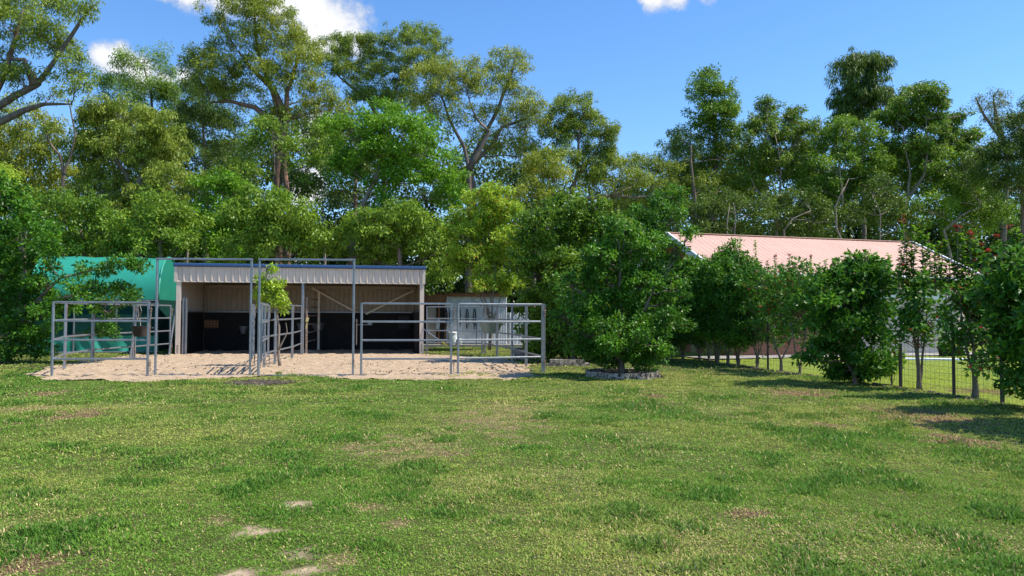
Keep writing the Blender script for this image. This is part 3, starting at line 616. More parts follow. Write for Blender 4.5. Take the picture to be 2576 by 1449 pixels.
# tubs
def tub(p, rz, w0, d0, h, taper, z, m, label, cat='tub', name='feed_tub'):
    o = empty(name, p, rz, label, cat); b = MB(); ring = []
    def rr2(wd, dp, z_, n=5, k=.28):
        pts = []; r_ = min(wd, dp) * k
        for cx, cy, a0 in ((wd / 2 - r_, dp / 2 - r_, 0), (-wd / 2 + r_, dp / 2 - r_, 90), (-wd / 2 + r_, -dp / 2 + r_, 180), (wd / 2 - r_, -dp / 2 + r_, 270)):
            for i in range(n): t = rad(a0 + 90 * i / (n - 1)); pts.append((cx + r_ * math.cos(t), cy + r_ * math.sin(t), z_))
        return pts
    prof = [(taper, 0), (1 - (1 - taper) * .5, h * .5), (1, h), (1.07, h), (1.07, h + .025), (.97, h + .025), (.95, h - .02), (taper * .95, .03)]
    for s_, zz in prof: ring += rr2(w0 * s_, d0 * s_, z + zz)
    n = 20; f = [(i * n + j, i * n + (j + 1) % n, (i + 1) * n + (j + 1) % n, (i + 1) * n + j) for i in range(len(prof) - 1) for j in range(n)]
    b.add(ring, f + [tuple(range(n - 1, -1, -1)), tuple(range((len(prof) - 1) * n, len(prof) * n))]); b.build('bowl', m, o)
    MB().bar((-w0 / 2, d0 / 2 + .03, z + h * .9), (w0 / 2, d0 / 2 + .03, z + h * .9), .02, .04).build('bracket', 'galv', o)
    return o
q = X(353, 22.8); tub(q, rad(-20), .52, .36, .30, .72, .72, 'plastic_black', 'black plastic feed tub hung on the left side rails')
q = X(1234, 25.6); t_ = tub(q, rad(-70), .95, .66, .36, .62, .78, 'plastic_green', 'grey green plastic trough hung on the back right corner rails', 'trough', 'trough')
# hanging rope and baling twine at the left back rails
o = MB().tube([P(352, 768, 23.4), P(356, 782, 23.3), P(351, 800, 23.4), P(355, 826, 23.3)], .012, 5).tube([P(347, 768, 23.4), P(349, 790, 23.4), P(345, 806, 23.3)], .01, 5).build('rope', 'timber_grey'); tag(o, 'pale rope hanging from the rails above the black tub', 'rope')

# ---------------------------------------------------------------- green round topped shelter
g0 = X(70, 25.9); g1 = X(398, 26.9); gv = g1 - g0; GL = gv.length; GA = math.atan2(gv.y, gv.x)
gs = empty('shade_shelter', g0, GA, 'green fabric shelter with a rounded roof and hanging shade cloth walls', 'shelter')
def gshel():
    hb, W2, rh = 1.95, 1.85, 1.62
    def arc(x, r=0, n=22, a0=0, a1=180): return [(x, W2 - (W2 + r) * math.cos(rad(a0 + (a1 - a0) * i / n)), hb + (rh + r) * math.sin(rad(a0 + (a1 - a0) * i / n)) ** .92 if i not in (0, n) else hb - .02) for i in range(n + 1)]
    for nm, m_, a, bb, rr_ in (('canopy', 'tarp', 0, GL, .0),):
        b = MB(); n = 22; xs = np.linspace(a, bb, 9); pts = []
        for k, x in enumerate(xs): pts += arc(x, -.035 * (k % 2))
        b.add(pts, [(k * (n + 1) + i, (k + 1) * (n + 1) + i, (k + 1) * (n + 1) + i + 1, k * (n + 1) + i + 1) for k in range(8) for i in range(n)]); b.build(nm, m_, gs, smooth=True)
    for x in (GL - .02, .02):
        MB().tube(arc(x, .02), .03, 6).build('hoop', 'tarp_pale', gs, smooth=True)
    for x in (GL - .03, .03):
        a = arc(x, -.01); b = MB().add(a, [tuple(range(len(a)))]); b.build('end_panel', 'tarp', gs)
    b = MB(); b.bar((0, .0, hb - .06), (GL, 0, hb - .06), .035).bar((0, .0, hb - .16), (GL, 0, hb - .16), .03)
    for i in range(int(GL / .28)): b.tube([(i * .28, 0, hb - .16), (i * .28 + .14, -.01, hb - .04), (i * .28 + .28, 0, hb - .16)], .009, 4)
    b.build('eave_rail', 'galv', gs)
    for x in np.linspace(.05, GL - .05, 4):
        MB().bar((x, .03, 0), (x, .03, hb), .05).build('post', 'galv', gs)
        MB().bar((x, 2 * W2, 0), (x, 2 * W2, hb), .05).build('post', 'galv', gs)
    def cloth(nm, m_, y, z0, z1, amp, wl, x0=0, x1=GL, off=0):
        b = MB(); nxx = int((x1 - x0) / .06); nz_ = 8; pts = []
        for j in range(nz_ + 1):
            for i in range(nxx + 1):
                x = x0 + (x1 - x0) * i / nxx; t = j / nz_
                w_ = amp * (math.sin(x * wl + math.sin(x * 2.1 + t * 3) * 1.4) + .5 * math.sin(x * wl * 2.3 + t * 4)) * (1 - .5 * t)
                pts.append((x, y + w_, z0 + (z1 - z0) * t))
        b.add(pts, [(j * (nxx + 1) + i, j * (nxx + 1) + i + 1, (j + 1) * (nxx + 1) + i + 1, (j + 1) * (nxx + 1) + i) for j in range(nz_) for i in range(nxx)]); b.build(nm, m_, gs, smooth=True)
    cloth('shade_wall', 'shade_cloth', .07, .06, hb - .08, .012, 3)
    cloth('skirt', 'tarp', .0, .05, .62, .05, 6)
    cloth('shade_wall', 'shade_cloth', 2 * W2 - .07, .06, hb - .05, .012, 3)
    MB().box(GL - .04, GL - .02, .06, 2 * W2 - .06, .05, hb - .02).build('end_wall', 'shade_cloth', gs)
    MB().bar((0, -.05, .04), (GL, -.05, .04), .05).build('ground_rail', 'galv', gs)
gshel()

# ---------------------------------------------------------------- tack shed behind the yard
t0 = X(1052, 32.6); TA = rad(5)
ts = empty('tack_shed', t0, TA, 'low tack shed with white corrugated wall and brown timber fascia behind the yard', 'shed')
def tack():
    def lx(u): return (X(u, 32.8) - t0).length
    x1, x2 = lx(1119), lx(1275); h = 2.22
    b = MB(); b.sheet((x1, 0, .12), (1, 0, 0), (0, 0, 1), x2 - x1, h - .12, .105, .03, .5, out=(0, -1, 0)); b.box(x1, x2, .01, .03, .12, h); b.build('wall', 'white_steel', ts)
    MB().box(x1, x2, -.06, -.035, h - .42, h - .32).build('wall_batten', 'white_steel', ts)
    MB().box(0, x1, 1.9, 1.95, 0, h).box(-.03, 0, 0, 1.95, 0, h).box(x1 + .02, x2, 2.2, 2.25, 0, h).box(x2 - .03, x2, .04, 2.2, 0, h).build('back_wall', 'interior_shade', ts)
    r = MB(); r.sheet((-.25, -.25, h + .16), (1, 0, 0), (0, 2.6, -.12), x2 + .35, 2.7, .08, .02, .5, out=(0, 0, 1)); r.build('roof', 'timber_grey', ts)
    f = MB()
    for k in range(2): f.box(-.2, x1 - .03 + k * .02, -.12 + k * .35, -.08 + k * .35, h - .26 + .16 * k, h + .10)
    f.box(x1 - .02, x2 + .05, -.14, -.10, h - .02, h + .13); f.build('fascia_board', 'timber', ts)
    for x in (x1 - .32, x1 - .03): MB().box(x, x + .09, -.03, .06, 0, h).build('door_post', 'timber', ts)
    MB().box(x1 - .23, x1 - .04, .0, .03, .1, 1.9).build('shade_panel', 'interior_shade', ts)  # dark sheet standing in for porch shade between the door posts
    MB().box(-.3, x2 + .8, -.55, 2.3, -.1, .10).build('slab', 'concrete', ts)
    return lx, x1, x2
lx, tx1, tx2 = tack()
def onts(x, y, z): return t0 + Vector((math.cos(TA) * x - math.sin(TA) * y, math.sin(TA) * x + math.cos(TA) * y, z))
o = empty('cabinet', onts(lx(1071), .3, .1), TA, 'cream upright cabinet in the open porch of the tack shed', 'cabinet')
cw = lx(1096) - lx(1071); MB().box(0, cw, 0, .5, 0, 1.62).build('body', 'cream_steel', o); MB().box(.06, cw - .06, -.03, -.002, .88, 1.56).build('door', 'cream_steel', o); MB().box(.06, cw - .06, -.03, -.002, .05, .80).build('door', 'cream_steel', o); MB().bar((.09, -.05, .95), (.09, -.05, 1.2), .02).build('handle', 'galv', o)
names = ['leftmost black bridle, beside the door post on the tack shed', 'second black bridle from the left on the white tack shed wall', 'third black bridle from the left on the white tack shed wall', 'fourth black bridle from the left, hanging alone on the white wall', 'rightmost bridle on the tack shed wall, half behind the shrub stems']
for i, u in enumerate((1121, 1133.5, 1154.5, 1174.5, 1193)):
    x = lx(u); rd_ = random.Random(i); b = MB()
    for k in range(3):
        w_ = .035 + .02 * k; hh = (.62 + .10 * k) * rd_.uniform(.8, 1.15); pts = [(x + w_ * math.sin(t) * (.55 + .45 * math.sin(t / 2)) + rd_.uniform(-.012, .012), -.07 - .012 * k, 1.68 - hh * (1 - math.cos(t)) / 2) for t in [j * 2 * math.pi / 14 for j in range(14)]]
        b.tube(pts, .012, 5, close=True)
    b.tube([(x, -.08, 1.1), (x - .02, -.08, .8), (x + .01, -.08, .72)], .016, 5)
    o = b.build('bridle', 'black', loc=(t0.x, t0.y, 0)); o.rotation_euler.z = TA; tag(o, names[i], 'bridle', 'bridles on the tack shed wall')
def drum(p, r, h, m, label, cat):
    o = empty(cat, p, 0, label, cat); MB().lathe((0, 0, 0), [(0, 0), (r * .9, 0), (r * .93, .02), (r, h * .6), (r, h * .9), (r * 1.04, h * .92), (r * 1.04, h * .95), (r * .9, h * .98), (0, h)], 18).build('body', m, o, smooth=True)
    MB().tube([(-r * 1.02, 0, h * .8), (-r * .8, -r * .9, h * .55), (0, -r * 1.25, h * .42), (r * .8, -r * .9, h * .55), (r * 1.02, 0, h * .8)], .008, 5).build('handle', 'galv', o)
drum(onts(lx(1138), -.35, .1), .20, .56, 'plastic_white', 'tall white plastic drum beside the white tack shed wall', 'drum')
drum(onts(lx(1155), -.40, .1), .12, .25, 'plastic_white', 'short white bucket right of the taller white drum', 'bucket')
o = empty('broom', P(1066, 828, 27.2), 0, 'broom with white handle and yellow head leaning across the back rails', 'broom')
e1 = P(1112, 859, 27.0) - o.location; e2 = P(1124, 871, 27.0) - o.location
MB().tube([(0, 0, 0), e1], .014, 6).build('handle', 'plastic_white', o); MB().bar(e1, e2, .10, .06).build('brush', 'yellow', o)
o = MB().bar(onts(lx(1197), -.45, .1), onts(lx(1198), -.45, 1.0), .03).bar(onts(lx(1197), -.45, 1.0), onts(lx(1190), -.45, .55), .012).build('post', 'black'); tag(o, 'thin black post standing before the white corrugated wall', 'post')
o = MB().bar(onts(lx(1105), .1, .15), onts(lx(1107), .05, 1.25), .05, .12).build('plank', 'stripe_red'); tag(o, 'orange red plank leaning in the tack shed porch', 'plank')
o = MB().bar(onts(lx(1100), .0, .75), onts(lx(1102), .0, 1.2), .16, .06).build('towel', 'plastic_white'); tag(o, 'white towel hung in the tack shed porch', 'towel')
# pale corrugated sheet fence right of the tack shed
o = MB().sheet(onts(tx2 + .05, .3, 0), (math.cos(TA), math.sin(TA), 0), (0, 0, 1), 1.1, 1.5, .16, .05, .5, out=(0, -1, 0)).build('sheet_fence', 'white_steel'); tag(o, 'low pale corrugated sheet fence right of the tack shed', 'fence')

# ---------------------------------------------------------------- brick edgings
def brick(rd_, l=.23, wd=.11, h=.075):
    b = MB(); k = .008; j = lambda: rd_.uniform(-.006, .006)
    v = [(sx * l / 2 + j(), sy * wd / 2 + j(), z + j()) for z in (0, h) for sx, sy in ((-1, -1), (1, -1), (1, 1), (-1, 1))]
    return v, [(0, 3, 2, 1), (4, 5, 6, 7), (0, 1, 5, 4), (1, 2, 6, 5), (2, 3, 7, 6), (3, 0, 4, 7)]
def place(b, v, f, p, a):
    ca, sa = math.cos(a), math.sin(a); b.add([(p[0] + x * ca - y * sa, p[1] + x * sa + y * ca, p[2] + z) for x, y, z in v], f)
LT = G(1565, 947)
ring = MB(); rd_ = random.Random(8); RR = .80
for lay in range(2):
    n = 21
    for i in range(n):
        if lay and rd_.random() < .12: continue
        a = 2 * math.pi * (i + .5 * lay) / n + rd_.uniform(-.02, .02); r_ = RR + rd_.uniform(-.03, .03); v, f = brick(rd_, .22)
        place(ring, v, f, (r_ * math.cos(a), r_ * math.sin(a), -.02 + .08 * lay), a + math.pi / 2 + rd_.uniform(-.12, .12))
o = ring.build('brick_ring', 'paver', loc=LT); tag(o, 'circular weathered brick edging round the foot of the lone fruit tree', 'garden edging')
soil = MB(); n = 20; soil.add([(0, 0, .09)] + [(.72 * math.cos(t * 2 * math.pi / n), .72 * math.sin(t * 2 * math.pi / n), .05) for t in range(n)], [(0, 1 + i, 1 + (i + 1) % n) for i in range(n)])
for i in range(160):
    a = rd_.uniform(0, 6.3); r_ = rd_.uniform(.1, 1.05); t = rd_.uniform(0, 3.1); l = rd_.uniform(.04, .12); z = .09 if r_ < .7 else .15 if r_ < .92 else .02
    soil.bar((r_ * math.cos(a), r_ * math.sin(a), z), (r_ * math.cos(a) + l * math.cos(t), r_ * math.sin(a) + l * math.sin(t), z + rd_.uniform(0, .03)), .014)
o = soil.build('mulch_bed', 'mulch', loc=LT); tag(o, 'dry mulch inside the round brick edging', 'mulch', kind='stuff')
def wall_of_bricks(p, q, rows, label, seed, gap=.1):
    b = MB(); rd_ = random.Random(seed); d = q - p; L = d.length; a = math.atan2(d.y, d.x)
    for k in range(rows):
        for i in range(int(L / .25)):
            if rd_.random() < gap * (k + .2) / rows: continue
            v, f = brick(rd_, .24, .16, .10); place(b, v, f, (.12 + .25 * i + .12 * (k % 2), rd_.uniform(-.015, .015), -.02 + .105 * k), rd_.uniform(-.03, .03))
    o = b.build('brick_edging', 'paver', loc=(p.x, p.y, 0)); o.rotation_euler.z = a; tag(o, label, 'garden edging', 'low brick edgings')
wall_of_bricks(G(1374, 921), G(1500, 920), 2, 'low two row brick edging under the large dark bush, right of the yard', 3)
wall_of_bricks(X(1290, 23.6), X(1345, 23.0), 4, 'short stack of tan edging blocks seen through the right end of the yard', 5)

# ---------------------------------------------------------------- pink roofed house
HX0 = X(1810, 24.85); HTH = .295; HW, HD, HE, HR = 11.7, 3.56, 2.86, 4.58
hs = empty('house', HX0, HTH, 'long neighbouring house with a pale pink metal roof beyond the hedge', 'house')
def house():
    W, D = HW, HD; ov = .45; n_ = Vector((0, -(HR - HE), D)).normalized()
    def slope(y0, z0, y1, z1, out):
        b = MB(); L = math.hypot(y1 - y0, z1 - z0)
        for dz in (0, -.03): b.sheet((0, y0, z0 + dz), (1, 0, 0), (0, y1 - y0, z1 - z0), W, L, .25, .009, .3, out=out)
        return b
    slope(0, HE, D, HR, n_).build('roof', 'roof_pink', hs); slope(2 * D, HE, D, HR, (0, n_[1] * -1, n_[2])).build('roof', 'roof_pink', hs)
    MB().bar((-.02, D, HR + .005), (W + .02, D, HR + .005), .22, .03).build('ridge_cap', 'roof_pink', hs)
    MB().bar((-.02, -.06, HE - .03), (W + .02, -.06, HE - .03), .12, .13).build('gutter', 'white', hs)
    for x in (-.03, W + .03):
        for s in (-1, 1):
            b = MB(); y0 = D + s * D; b.bar((x, y0, HE - .06), (x, D, HR - .06), .04, .22); b.bar((x, y0, HE + .06), (x, D, HR + .06), .09, .03); b.build('barge_board', 'white', hs)
    MB().box(0, W, ov - .02, ov + .06, HE - .34, HE - .10).build('eave_beam', 'timber', hs)
    # walls
    x0, x1 = 1.0, W - .5
    MB().box(x0, x1 * .55, ov + .1, ov + .2, 0, HE - .1).build('wall', 'brick_red', hs)
    MB().box(x1 * .55, x1, ov + .12, ov + .2, 0, HE - .34).build('wall', 'house_wall', hs)
    MB().box(x0 + .01, x1, 2 * D - .6, 2 * D - .5, 0, HE - .1).box(x1 - .1, x1, ov + .21, 2 * D - .61, 0, HE - .1).build('wall', 'house_wall', hs)
    MB().box(x1 * .55, x1 + .1, ov + .04, ov + .115, 2.05, 2.22).build('door_head', 'white', hs)
    b = MB()
    for i in range(9): b.box(x1 * .56, x1 - .05, ov + .10, ov + .115, .25 + .2 * i, .27 + .2 * i)
    b.build('roller_door', 'house_wall', hs)
    # gable wall, painted stripes
    k = 15
    for i in range(k):
        y0 = ov + .2 + (2 * D - 1.0) * i / k; y1 = y0 + (2 * D - 1.0) / k - .004
        def top(y): return HE - .12 + (HR - HE) * (1 - abs(y - D) / D)
        ym = (y0 + y1) / 2
        b = MB(); b.add([(x0 - .03, y0, 0), (x0 - .03, y1, 0), (x0 - .03, y1, top(y1) - .02), (x0 - .03, y0, top(y0) - .02), (x0, y0, 0), (x0, y1, 0), (x0, y1, top(y1) - .02), (x0, y0, top(y0) - .02)], [(0, 3, 2, 1), (4, 5, 6, 7), (0, 1, 5, 4), (2, 3, 7, 6), (0, 4, 7, 3), (1, 2, 6, 5)])
        b.build('gable_board', 'stripe_red' if i % 3 else 'stripe_tan', hs)
    for xx in (x0 + 1.2, x0 + 3.0):
        w_ = MB().box(xx, xx + 1.1, ov + .06, ov + .11, 1.0, 2.1).build('window', 'white', hs); MB().box(xx + .06, xx + 1.04, ov + .05, ov + .058, 1.06, 2.04).build('pane', 'glass', w_)
house()
ca, sa = math.cos(HTH), math.sin(HTH)
def onh(x, y, z=0): return HX0 + Vector((ca * x - sa * y, sa * x + ca * y, z))
b = MB(); b.add([onh(-1, -1.9, .035), onh(HW + 1, -1.9, .035), onh(HW + 1, -1.72, .035), onh(-1, -1.72, .035)], [(0, 1, 2, 3)]); 
p_ = [G(2240, 905.5), G(2700, 910), G(2700, 907.2), G(2240, 903)]
o = MB().add([(q.x, q.y, .05) for q in p_] + [(q.x, q.y, -.05) for q in p_], [(0, 1, 2, 3), (0, 4, 5, 1)]).build('path_kerb', 'white'); tag(o, kind='structure')
o = MB().add([onh(-1, -.9, .04), onh(HW + 1, -.9, .04), onh(HW + 1, .6, .04), onh(-1, .6, .04)], [(0, 1, 2, 3)]).build('path', 'concrete'); tag(o, kind='structure')
for i, (u, lab) in enumerate(((2372, 'left dark flower pot against the house wall'), (2392, 'middle dark flower pot against the house wall'), (2412, 'right dark flower pot against the house wall'))):
    p = X(u, 25.6); o = empty('flower_pot', p, 0, lab, 'flower pot', 'flower pots by the house wall'); MB().lathe((0, 0, .04), [(0, 0), (.10, 0), (.17, .26), (.19, .27), (.19, .31), (.16, .31), (.15, .26), (0, .26)], 14).build('pot', 'plastic_black', o, smooth=True)
    rg = np.random.default_rng(i); V_, c_ = leaves(np.array([[0, 0, .42]]), np.array([.16]), np.array([60]), .12, .04, -.2, PAL['mid'], rg); npmesh('foliage', V_.reshape(-1, 3), np.arange(240).reshape(-1, 4), 'leaf', np.repeat(c_, 4, axis=0), o)

# ---------------------------------------------------------------- wire fence along the hedge
def fence():
    o = empty('wire_fence', FENCE[0], 0, 'low wire mesh fence on dark steel posts running along the hedge', 'fence'); O = FENCE[0]
    b = MB(); H_ = 1.12
    posts = [FENCE[i] for i in (0, 1, 2, 3, 4, 5, 6, 7)]
    for i, p in enumerate(posts):
        q = p - O; hh = 1.28 if i not in (4, 5) else .9
        MB().bar((q.x, q.y, -.05), (q.x, q.y, hh + (.06 if i == 7 else 0)), .06 if i in (5, 7) else .045, .05).build('post', 'steel_post', o)
    pth = FENCE[:-1]
    for a, c_ in zip(pth[:-1], pth[1:]):
        d = c_ - a; L = d.length; n = max(1, round(L / .12))
        for k in range(n):
            q = a + d * k / n - O; b.add([(q.x - .0022, q.y, 0), (q.x + .0022, q.y, 0), (q.x + .0022, q.y + .002, H_), (q.x - .0022, q.y + .002, H_)], [(0, 1, 2, 3)])
        for z in np.arange(.03, H_ + .01, .121):
            p0, p1 = a - O, c_ - O; b.add([(p0.x, p0.y, z - .0025), (p1.x, p1.y, z - .0025), (p1.x, p1.y, z + .0025), (p0.x, p0.y, z + .0025)], [(0, 1, 2, 3)])
    b.build('wire_mesh', 'wire', o)
    e = MB(); rd_ = random.Random(2)                        # rough stone and litter line at its foot
    for a, c_ in zip(pth[:-1], pth[1:]):
        d = c_ - a
        for k in range(int(d.length / .07)):
            q = a + d * (k * .07 / d.length) - Vector((rd_.uniform(.0, .22), 0, 0)); s = rd_.uniform(.02, .05)
            e.lathe((q.x, q.y, 0), [(0, -.02), (s, -.01), (s * 1.1, s * .4), (s * .5, s * .9), (0, s)], 5)
    o2 = e.build('stone_litter', 'mulch'); tag(o2, 'line of stones and leaf litter at the foot of the wire fence', 'litter', kind='stuff')
fence()

# ---------------------------------------------------------------- trees of the wood behind
T = tree
GUM = dict(L=.165, W=.046, droop=.8, cr=.30, dens=330, flat=.85)
def gum(label, d, base, lobes, pal='gum', trunk=None, tr=.25, seed=0, **k):
    kk = dict(GUM); kk.update(k); return T('gum_tree', label, d, base, lobes, pal, trunk=trunk, tr=tr, seed=seed, group='gum trees behind the yard', **kk)
def bushy(label, d, base, lobes, pal='mid', name='bushy_tree', **k):
    kk = dict(L=.16, W=.07, droop=.5, cr=.34, dens=260); kk.update(k); return T(name, label, d, base, lobes, pal, group='broad leaved trees behind the yard', **kk)
gum('tall gum at the top left edge with bare dark limbs reaching right', 31, -190,
    [(20, 70, 75, 62), (110, 95, 62, 42), (90, 15, 90, 38), (200, 22, 50, 28), (180, 175, 44, 32), (195, 225, 34, 24), (60, 200, 50, 30), (5, 165, 40, 40), (130, 240, 34, 16), (-80, 120, 70, 80), (150, 120, 38, 26), (-110, 0, 90, 70)],
    trunk=[[(-190, None), (-130, 420), (-40, 290), (40, 240), (90, 215), (118, 180), (150, 130), (205, 50), (235, 12)], [(-40, 290), (10, 190), (40, 90), (60, 20)], [(-60, 330), (60, 278), (110, 262), (180, 262)], [(90, 215), (60, 150), (20, 150)]], cr=.34, dens=250)
T('dead_tree', 'slim bare forked trunk rising beside the left gum', 33, 160, [(172, 250, 14, 8, .3), (120, 320, 12, 8, .25)], 'gum', trunk=[[(160, None), (158, 520), (160, 440), (176, 400), (190, 340), (180, 290), (170, 250)], [(160, 440), (150, 390), (120, 350), (110, 300)]], tr=.11, bark='bark_dark', twigs=False, cr=.3, dens=162, group=None)
gum('olive yellow gum low at the left edge behind the near shrub', 36, 60, [(40, 300, 60, 40), (20, 360, 80, 50), (110, 390, 60, 45), (130, 330, 36, 40), (60, 440, 90, 50), (150, 470, 50, 50), (30, 510, 70, 50), (-60, 380, 80, 90)], 'gumgold', seed=3, dens=230)
gum('sparse topped gum in front of the small cloud at left', 47, 370, [(365, 150, 50, 30), (330, 175, 36, 26), (405, 185, 38, 26), (300, 220, 66, 34), (270, 215, 34, 22), (380, 235, 56, 34), (440, 250, 60, 36), (345, 280, 66, 36), (480, 320, 60, 60)], 'pale', trunk=[[(370, None), (372, 420), (386, 330), (380, 240), (362, 170)]], seed=5, cr=.5, dens=202)
gum('olive weeping gum with a leaning bare branch left of centre', 34.5, 352,
    [(300, 290, 80, 36), (250, 320, 55, 45), (350, 330, 80, 46), (300, 380, 100, 50), (400, 400, 60, 60), (220, 400, 36, 60), (430, 470, 50, 60), (380, 500, 60, 50), (250, 480, 70, 60), (320, 560, 70, 50), (430, 560, 50, 40)],
    'olive', trunk=[[(352, None), (346, 600), (330, 520), (318, 440), (270, 370), (232, 310)], [(330, 520), (360, 420), (350, 330)]], droop=1.3, L=.19, seed=7, bark='bark_pale')
gum('grey green slender gum just left of the tallest gum', 45, 520, [(500, 225, 50, 30), (540, 240, 60, 40), (480, 300, 50, 50), (560, 320, 60, 50), (500, 400, 70, 60), (590, 420, 60, 60), (540, 490, 70, 50), (450, 380, 40, 60)], 'dark', seed=8, dens=229)
gum('tallest gum, forked reddish trunk and golden crown rising out of the picture', 40, 716,
    [(600, 15, 62, 45), (660, 40, 60, 50), (640, -30, 70, 50), (548, 50, 26, 24), (690, 90, 66, 50), (620, 110, 66, 40), (560, 122, 40, 24), (500, 145, 42, 24), (480, 165, 26, 22), (560, 175, 66, 38), (640, 175, 60, 36), (740, 120, 62, 40), (760, 180, 60, 50), (700, 200, 60, 44), (800, 240, 42, 40), (840, 270, 44, 26), (590, 225, 60, 34), (520, 230, 40, 26), (770, 290, 50, 36), (700, 290, 40, 30), (860, 320, 32, 22)],
    'gumgold', trunk=[[(712, None), (700, 560), (697, 440), (705, 380), (722, 300), (722, 230), (740, 180), (760, 120)], [(730, None), (727, 540), (716, 430), (712, 330), (690, 250), (655, 150), (640, 60), (650, -10)], [(705, 380), (690, 305), (640, 270), (580, 255), (530, 258)], [(722, 300), (690, 230), (640, 180), (600, 130)]], tr=.33, bark='bark_red', seed=11, dens=230)
gum('big gum behind the bright cloud edge, right of the tallest gum', 50, 960, [(850, 110, 36, 20), (835, 160, 46, 38), (900, 125, 56, 34), (880, 190, 50, 36), (950, 150, 40, 34), (1010, 105, 56, 30), (1055, 95, 50, 28), (1100, 130, 34, 34), (1040, 160, 56, 34), (970, 200, 56, 36), (920, 250, 50, 40), (1000, 260, 56, 40)], 'gum',
    trunk=[[(960, None), (965, 420), (960, 320), (985, 260), (1010, 190), (1045, 130)], [(960, 320), (930, 255), (880, 215), (850, 190)]], seed=13, tr=.3)
gum('spreading gum with a golden brown flat crown right of centre', 41, 1180, [(1075, 190, 52, 26), (1120, 180, 56, 26), (1165, 200, 60, 34), (1090, 235, 66, 34), (1180, 240, 60, 32), (1060, 270, 50, 30), (1140, 290, 60, 40), (1230, 210, 46, 24), (1200, 170, 36, 18)], 'gumgold',
    trunk=[[(1180, None), (1182, 520), (1180, 425), (1168, 370), (1130, 300), (1110, 240)], [(1180, 425), (1210, 370), (1230, 330), (1200, 300), (1180, 250)]], seed=17, tr=.24, dens=200)
gum('airy gum leaning right with dark limbs and a tall reddish top', 42.5, 1215, [(1280, 140, 46, 20), (1300, 180, 36, 36), (1255, 170, 40, 24), (1265, 215, 44, 30), (1310, 235, 40, 30), (1345, 270, 40, 24), (1300, 290, 50, 36), (1250, 300, 50, 40), (1340, 320, 50, 40), (1210, 350, 40, 34), (1270, 370, 60, 36), (1330, 390, 40, 40)], 'gumgold',
    trunk=[[(1215, None), (1190, 470), (1182, 415), (1215, 350), (1240, 300), (1265, 240), (1285, 190), (1295, 150)], [(1182, 415), (1235, 370), (1262, 320), (1320, 300), (1350, 280)]], seed=19, tr=.24, dens=175, bark='bark_dark')
gum('small golden round gum crown low between the centre gums', 39, 1385, [(1370, 410, 42, 34), (1350, 450, 44, 40), (1395, 450, 34, 40), (1330, 490, 50, 30)], 'gumgold', seed=23, dens=220, tr=.14)
gum('dark rounded gum standing alone at the left of the open sky', 43, 1440, [(1450, 268, 48, 28), (1410, 300, 36, 30), (1480, 310, 40, 32), (1450, 330, 50, 34), (1515, 340, 36, 30), (1400, 350, 34, 40), (1500, 385, 46, 30), (1525, 410, 28, 30), (1420, 400, 40, 34), (1480, 430, 50, 26), (1540, 350, 14, 26)], 'gum',
    trunk=[[(1440, None), (1437, 520), (1440, 470), (1456, 430), (1455, 380), (1458, 320)], [(1456, 430), (1490, 395), (1510, 360)]], seed=29, tr=.26)
gum('low gum with a long horizontal limb above the citrus bushes', 44, 1500, [(1540, 430, 46, 26), (1590, 410, 50, 18), (1640, 420, 50, 22), (1680, 430, 40, 26), (1600, 455, 60, 28), (1540, 470, 50, 24), (1660, 470, 50, 26), (1500, 460, 40, 30), (1580, 520, 80, 30)], 'olive',
    trunk=[[(1500, None), (1440, 530), (1480, 500), (1540, 492), (1600, 497), (1640, 492)], [(1540, 492), (1570, 480), (1590, 470)]], seed=31, tr=.24, dens=229, bark='bark_pale')
# broad leaved middle storey
bushy('bright green tree with a pale leaning trunk in the centre', 33, 888, [(960, 300, 60, 34), (900, 345, 66, 40), (1010, 330, 60, 36), (1060, 320, 46, 26), (860, 330, 40, 28), (950, 400, 80, 50), (1060, 390, 66, 46), (1100, 450, 60, 50), (1010, 460, 70, 50), (870, 420, 46, 40), (1130, 500, 40, 40), (1000, 550, 60, 40)], 'bright',
      trunk=[[(888, None), (890, 600), (905, 530), (940, 460), (985, 400), (1010, 360)], [(940, 460), (960, 400), (955, 330)]], bark='bark_pale', tr=.2, seed=37, dens=243)
T('gum_tree', 'bare reddish gum trunk beside the pale leaning trunk', 35.5, 880, [(895, 430, 40, 30, .8), (860, 480, 40, 30, .8)], 'dark', trunk=[[(882, None), (884, 620), (893, 540), (897, 440)]], tr=.26, bark='bark_red', cat='tree', group=None, cr=.5)
bushy('pale green tree in front of the forked gum trunk', 37, 690, [(690, 330, 60, 30), (650, 370, 50, 36), (760, 380, 50, 40), (780, 420, 50, 30), (660, 320, 30, 20), (820, 350, 46, 40), (620, 440, 50, 40)], 'pale', seed=41, dens=148, tr=.12)
bushy('low pale leafy tree directly behind the left stall roof', 31, 700, [(650, 560, 70, 40), (720, 550, 70, 40), (770, 590, 60, 46), (620, 610, 60, 40), (700, 620, 80, 40), (800, 630, 50, 36), (600, 550, 30, 26), (680, 500, 60, 30)], 'pale', seed=43, dens=250, L=.18, W=.07, droop=.8)
bushy('low pale leafy tree behind the right stall roof', 31.5, 1010, [(950, 560, 60, 34), (1010, 545, 60, 34), (1060, 590, 60, 46), (900, 600, 56, 40), (980, 620, 80, 40), (1090, 640, 50, 46), (1090, 700, 40, 36), (920, 650, 60, 30)], 'pale', seed=47, dens=250, L=.18, W=.07, droop=.8)
bushy('dark green round tree left of the stall roof', 33.5, 540, [(560, 480, 50, 40), (530, 540, 56, 40), (600, 540, 40, 40), (520, 600, 60, 46), (580, 600, 50, 40), (560, 650, 60, 36), (600, 480, 30, 26)], 'bright', seed=53, dens=229, cr=.4)
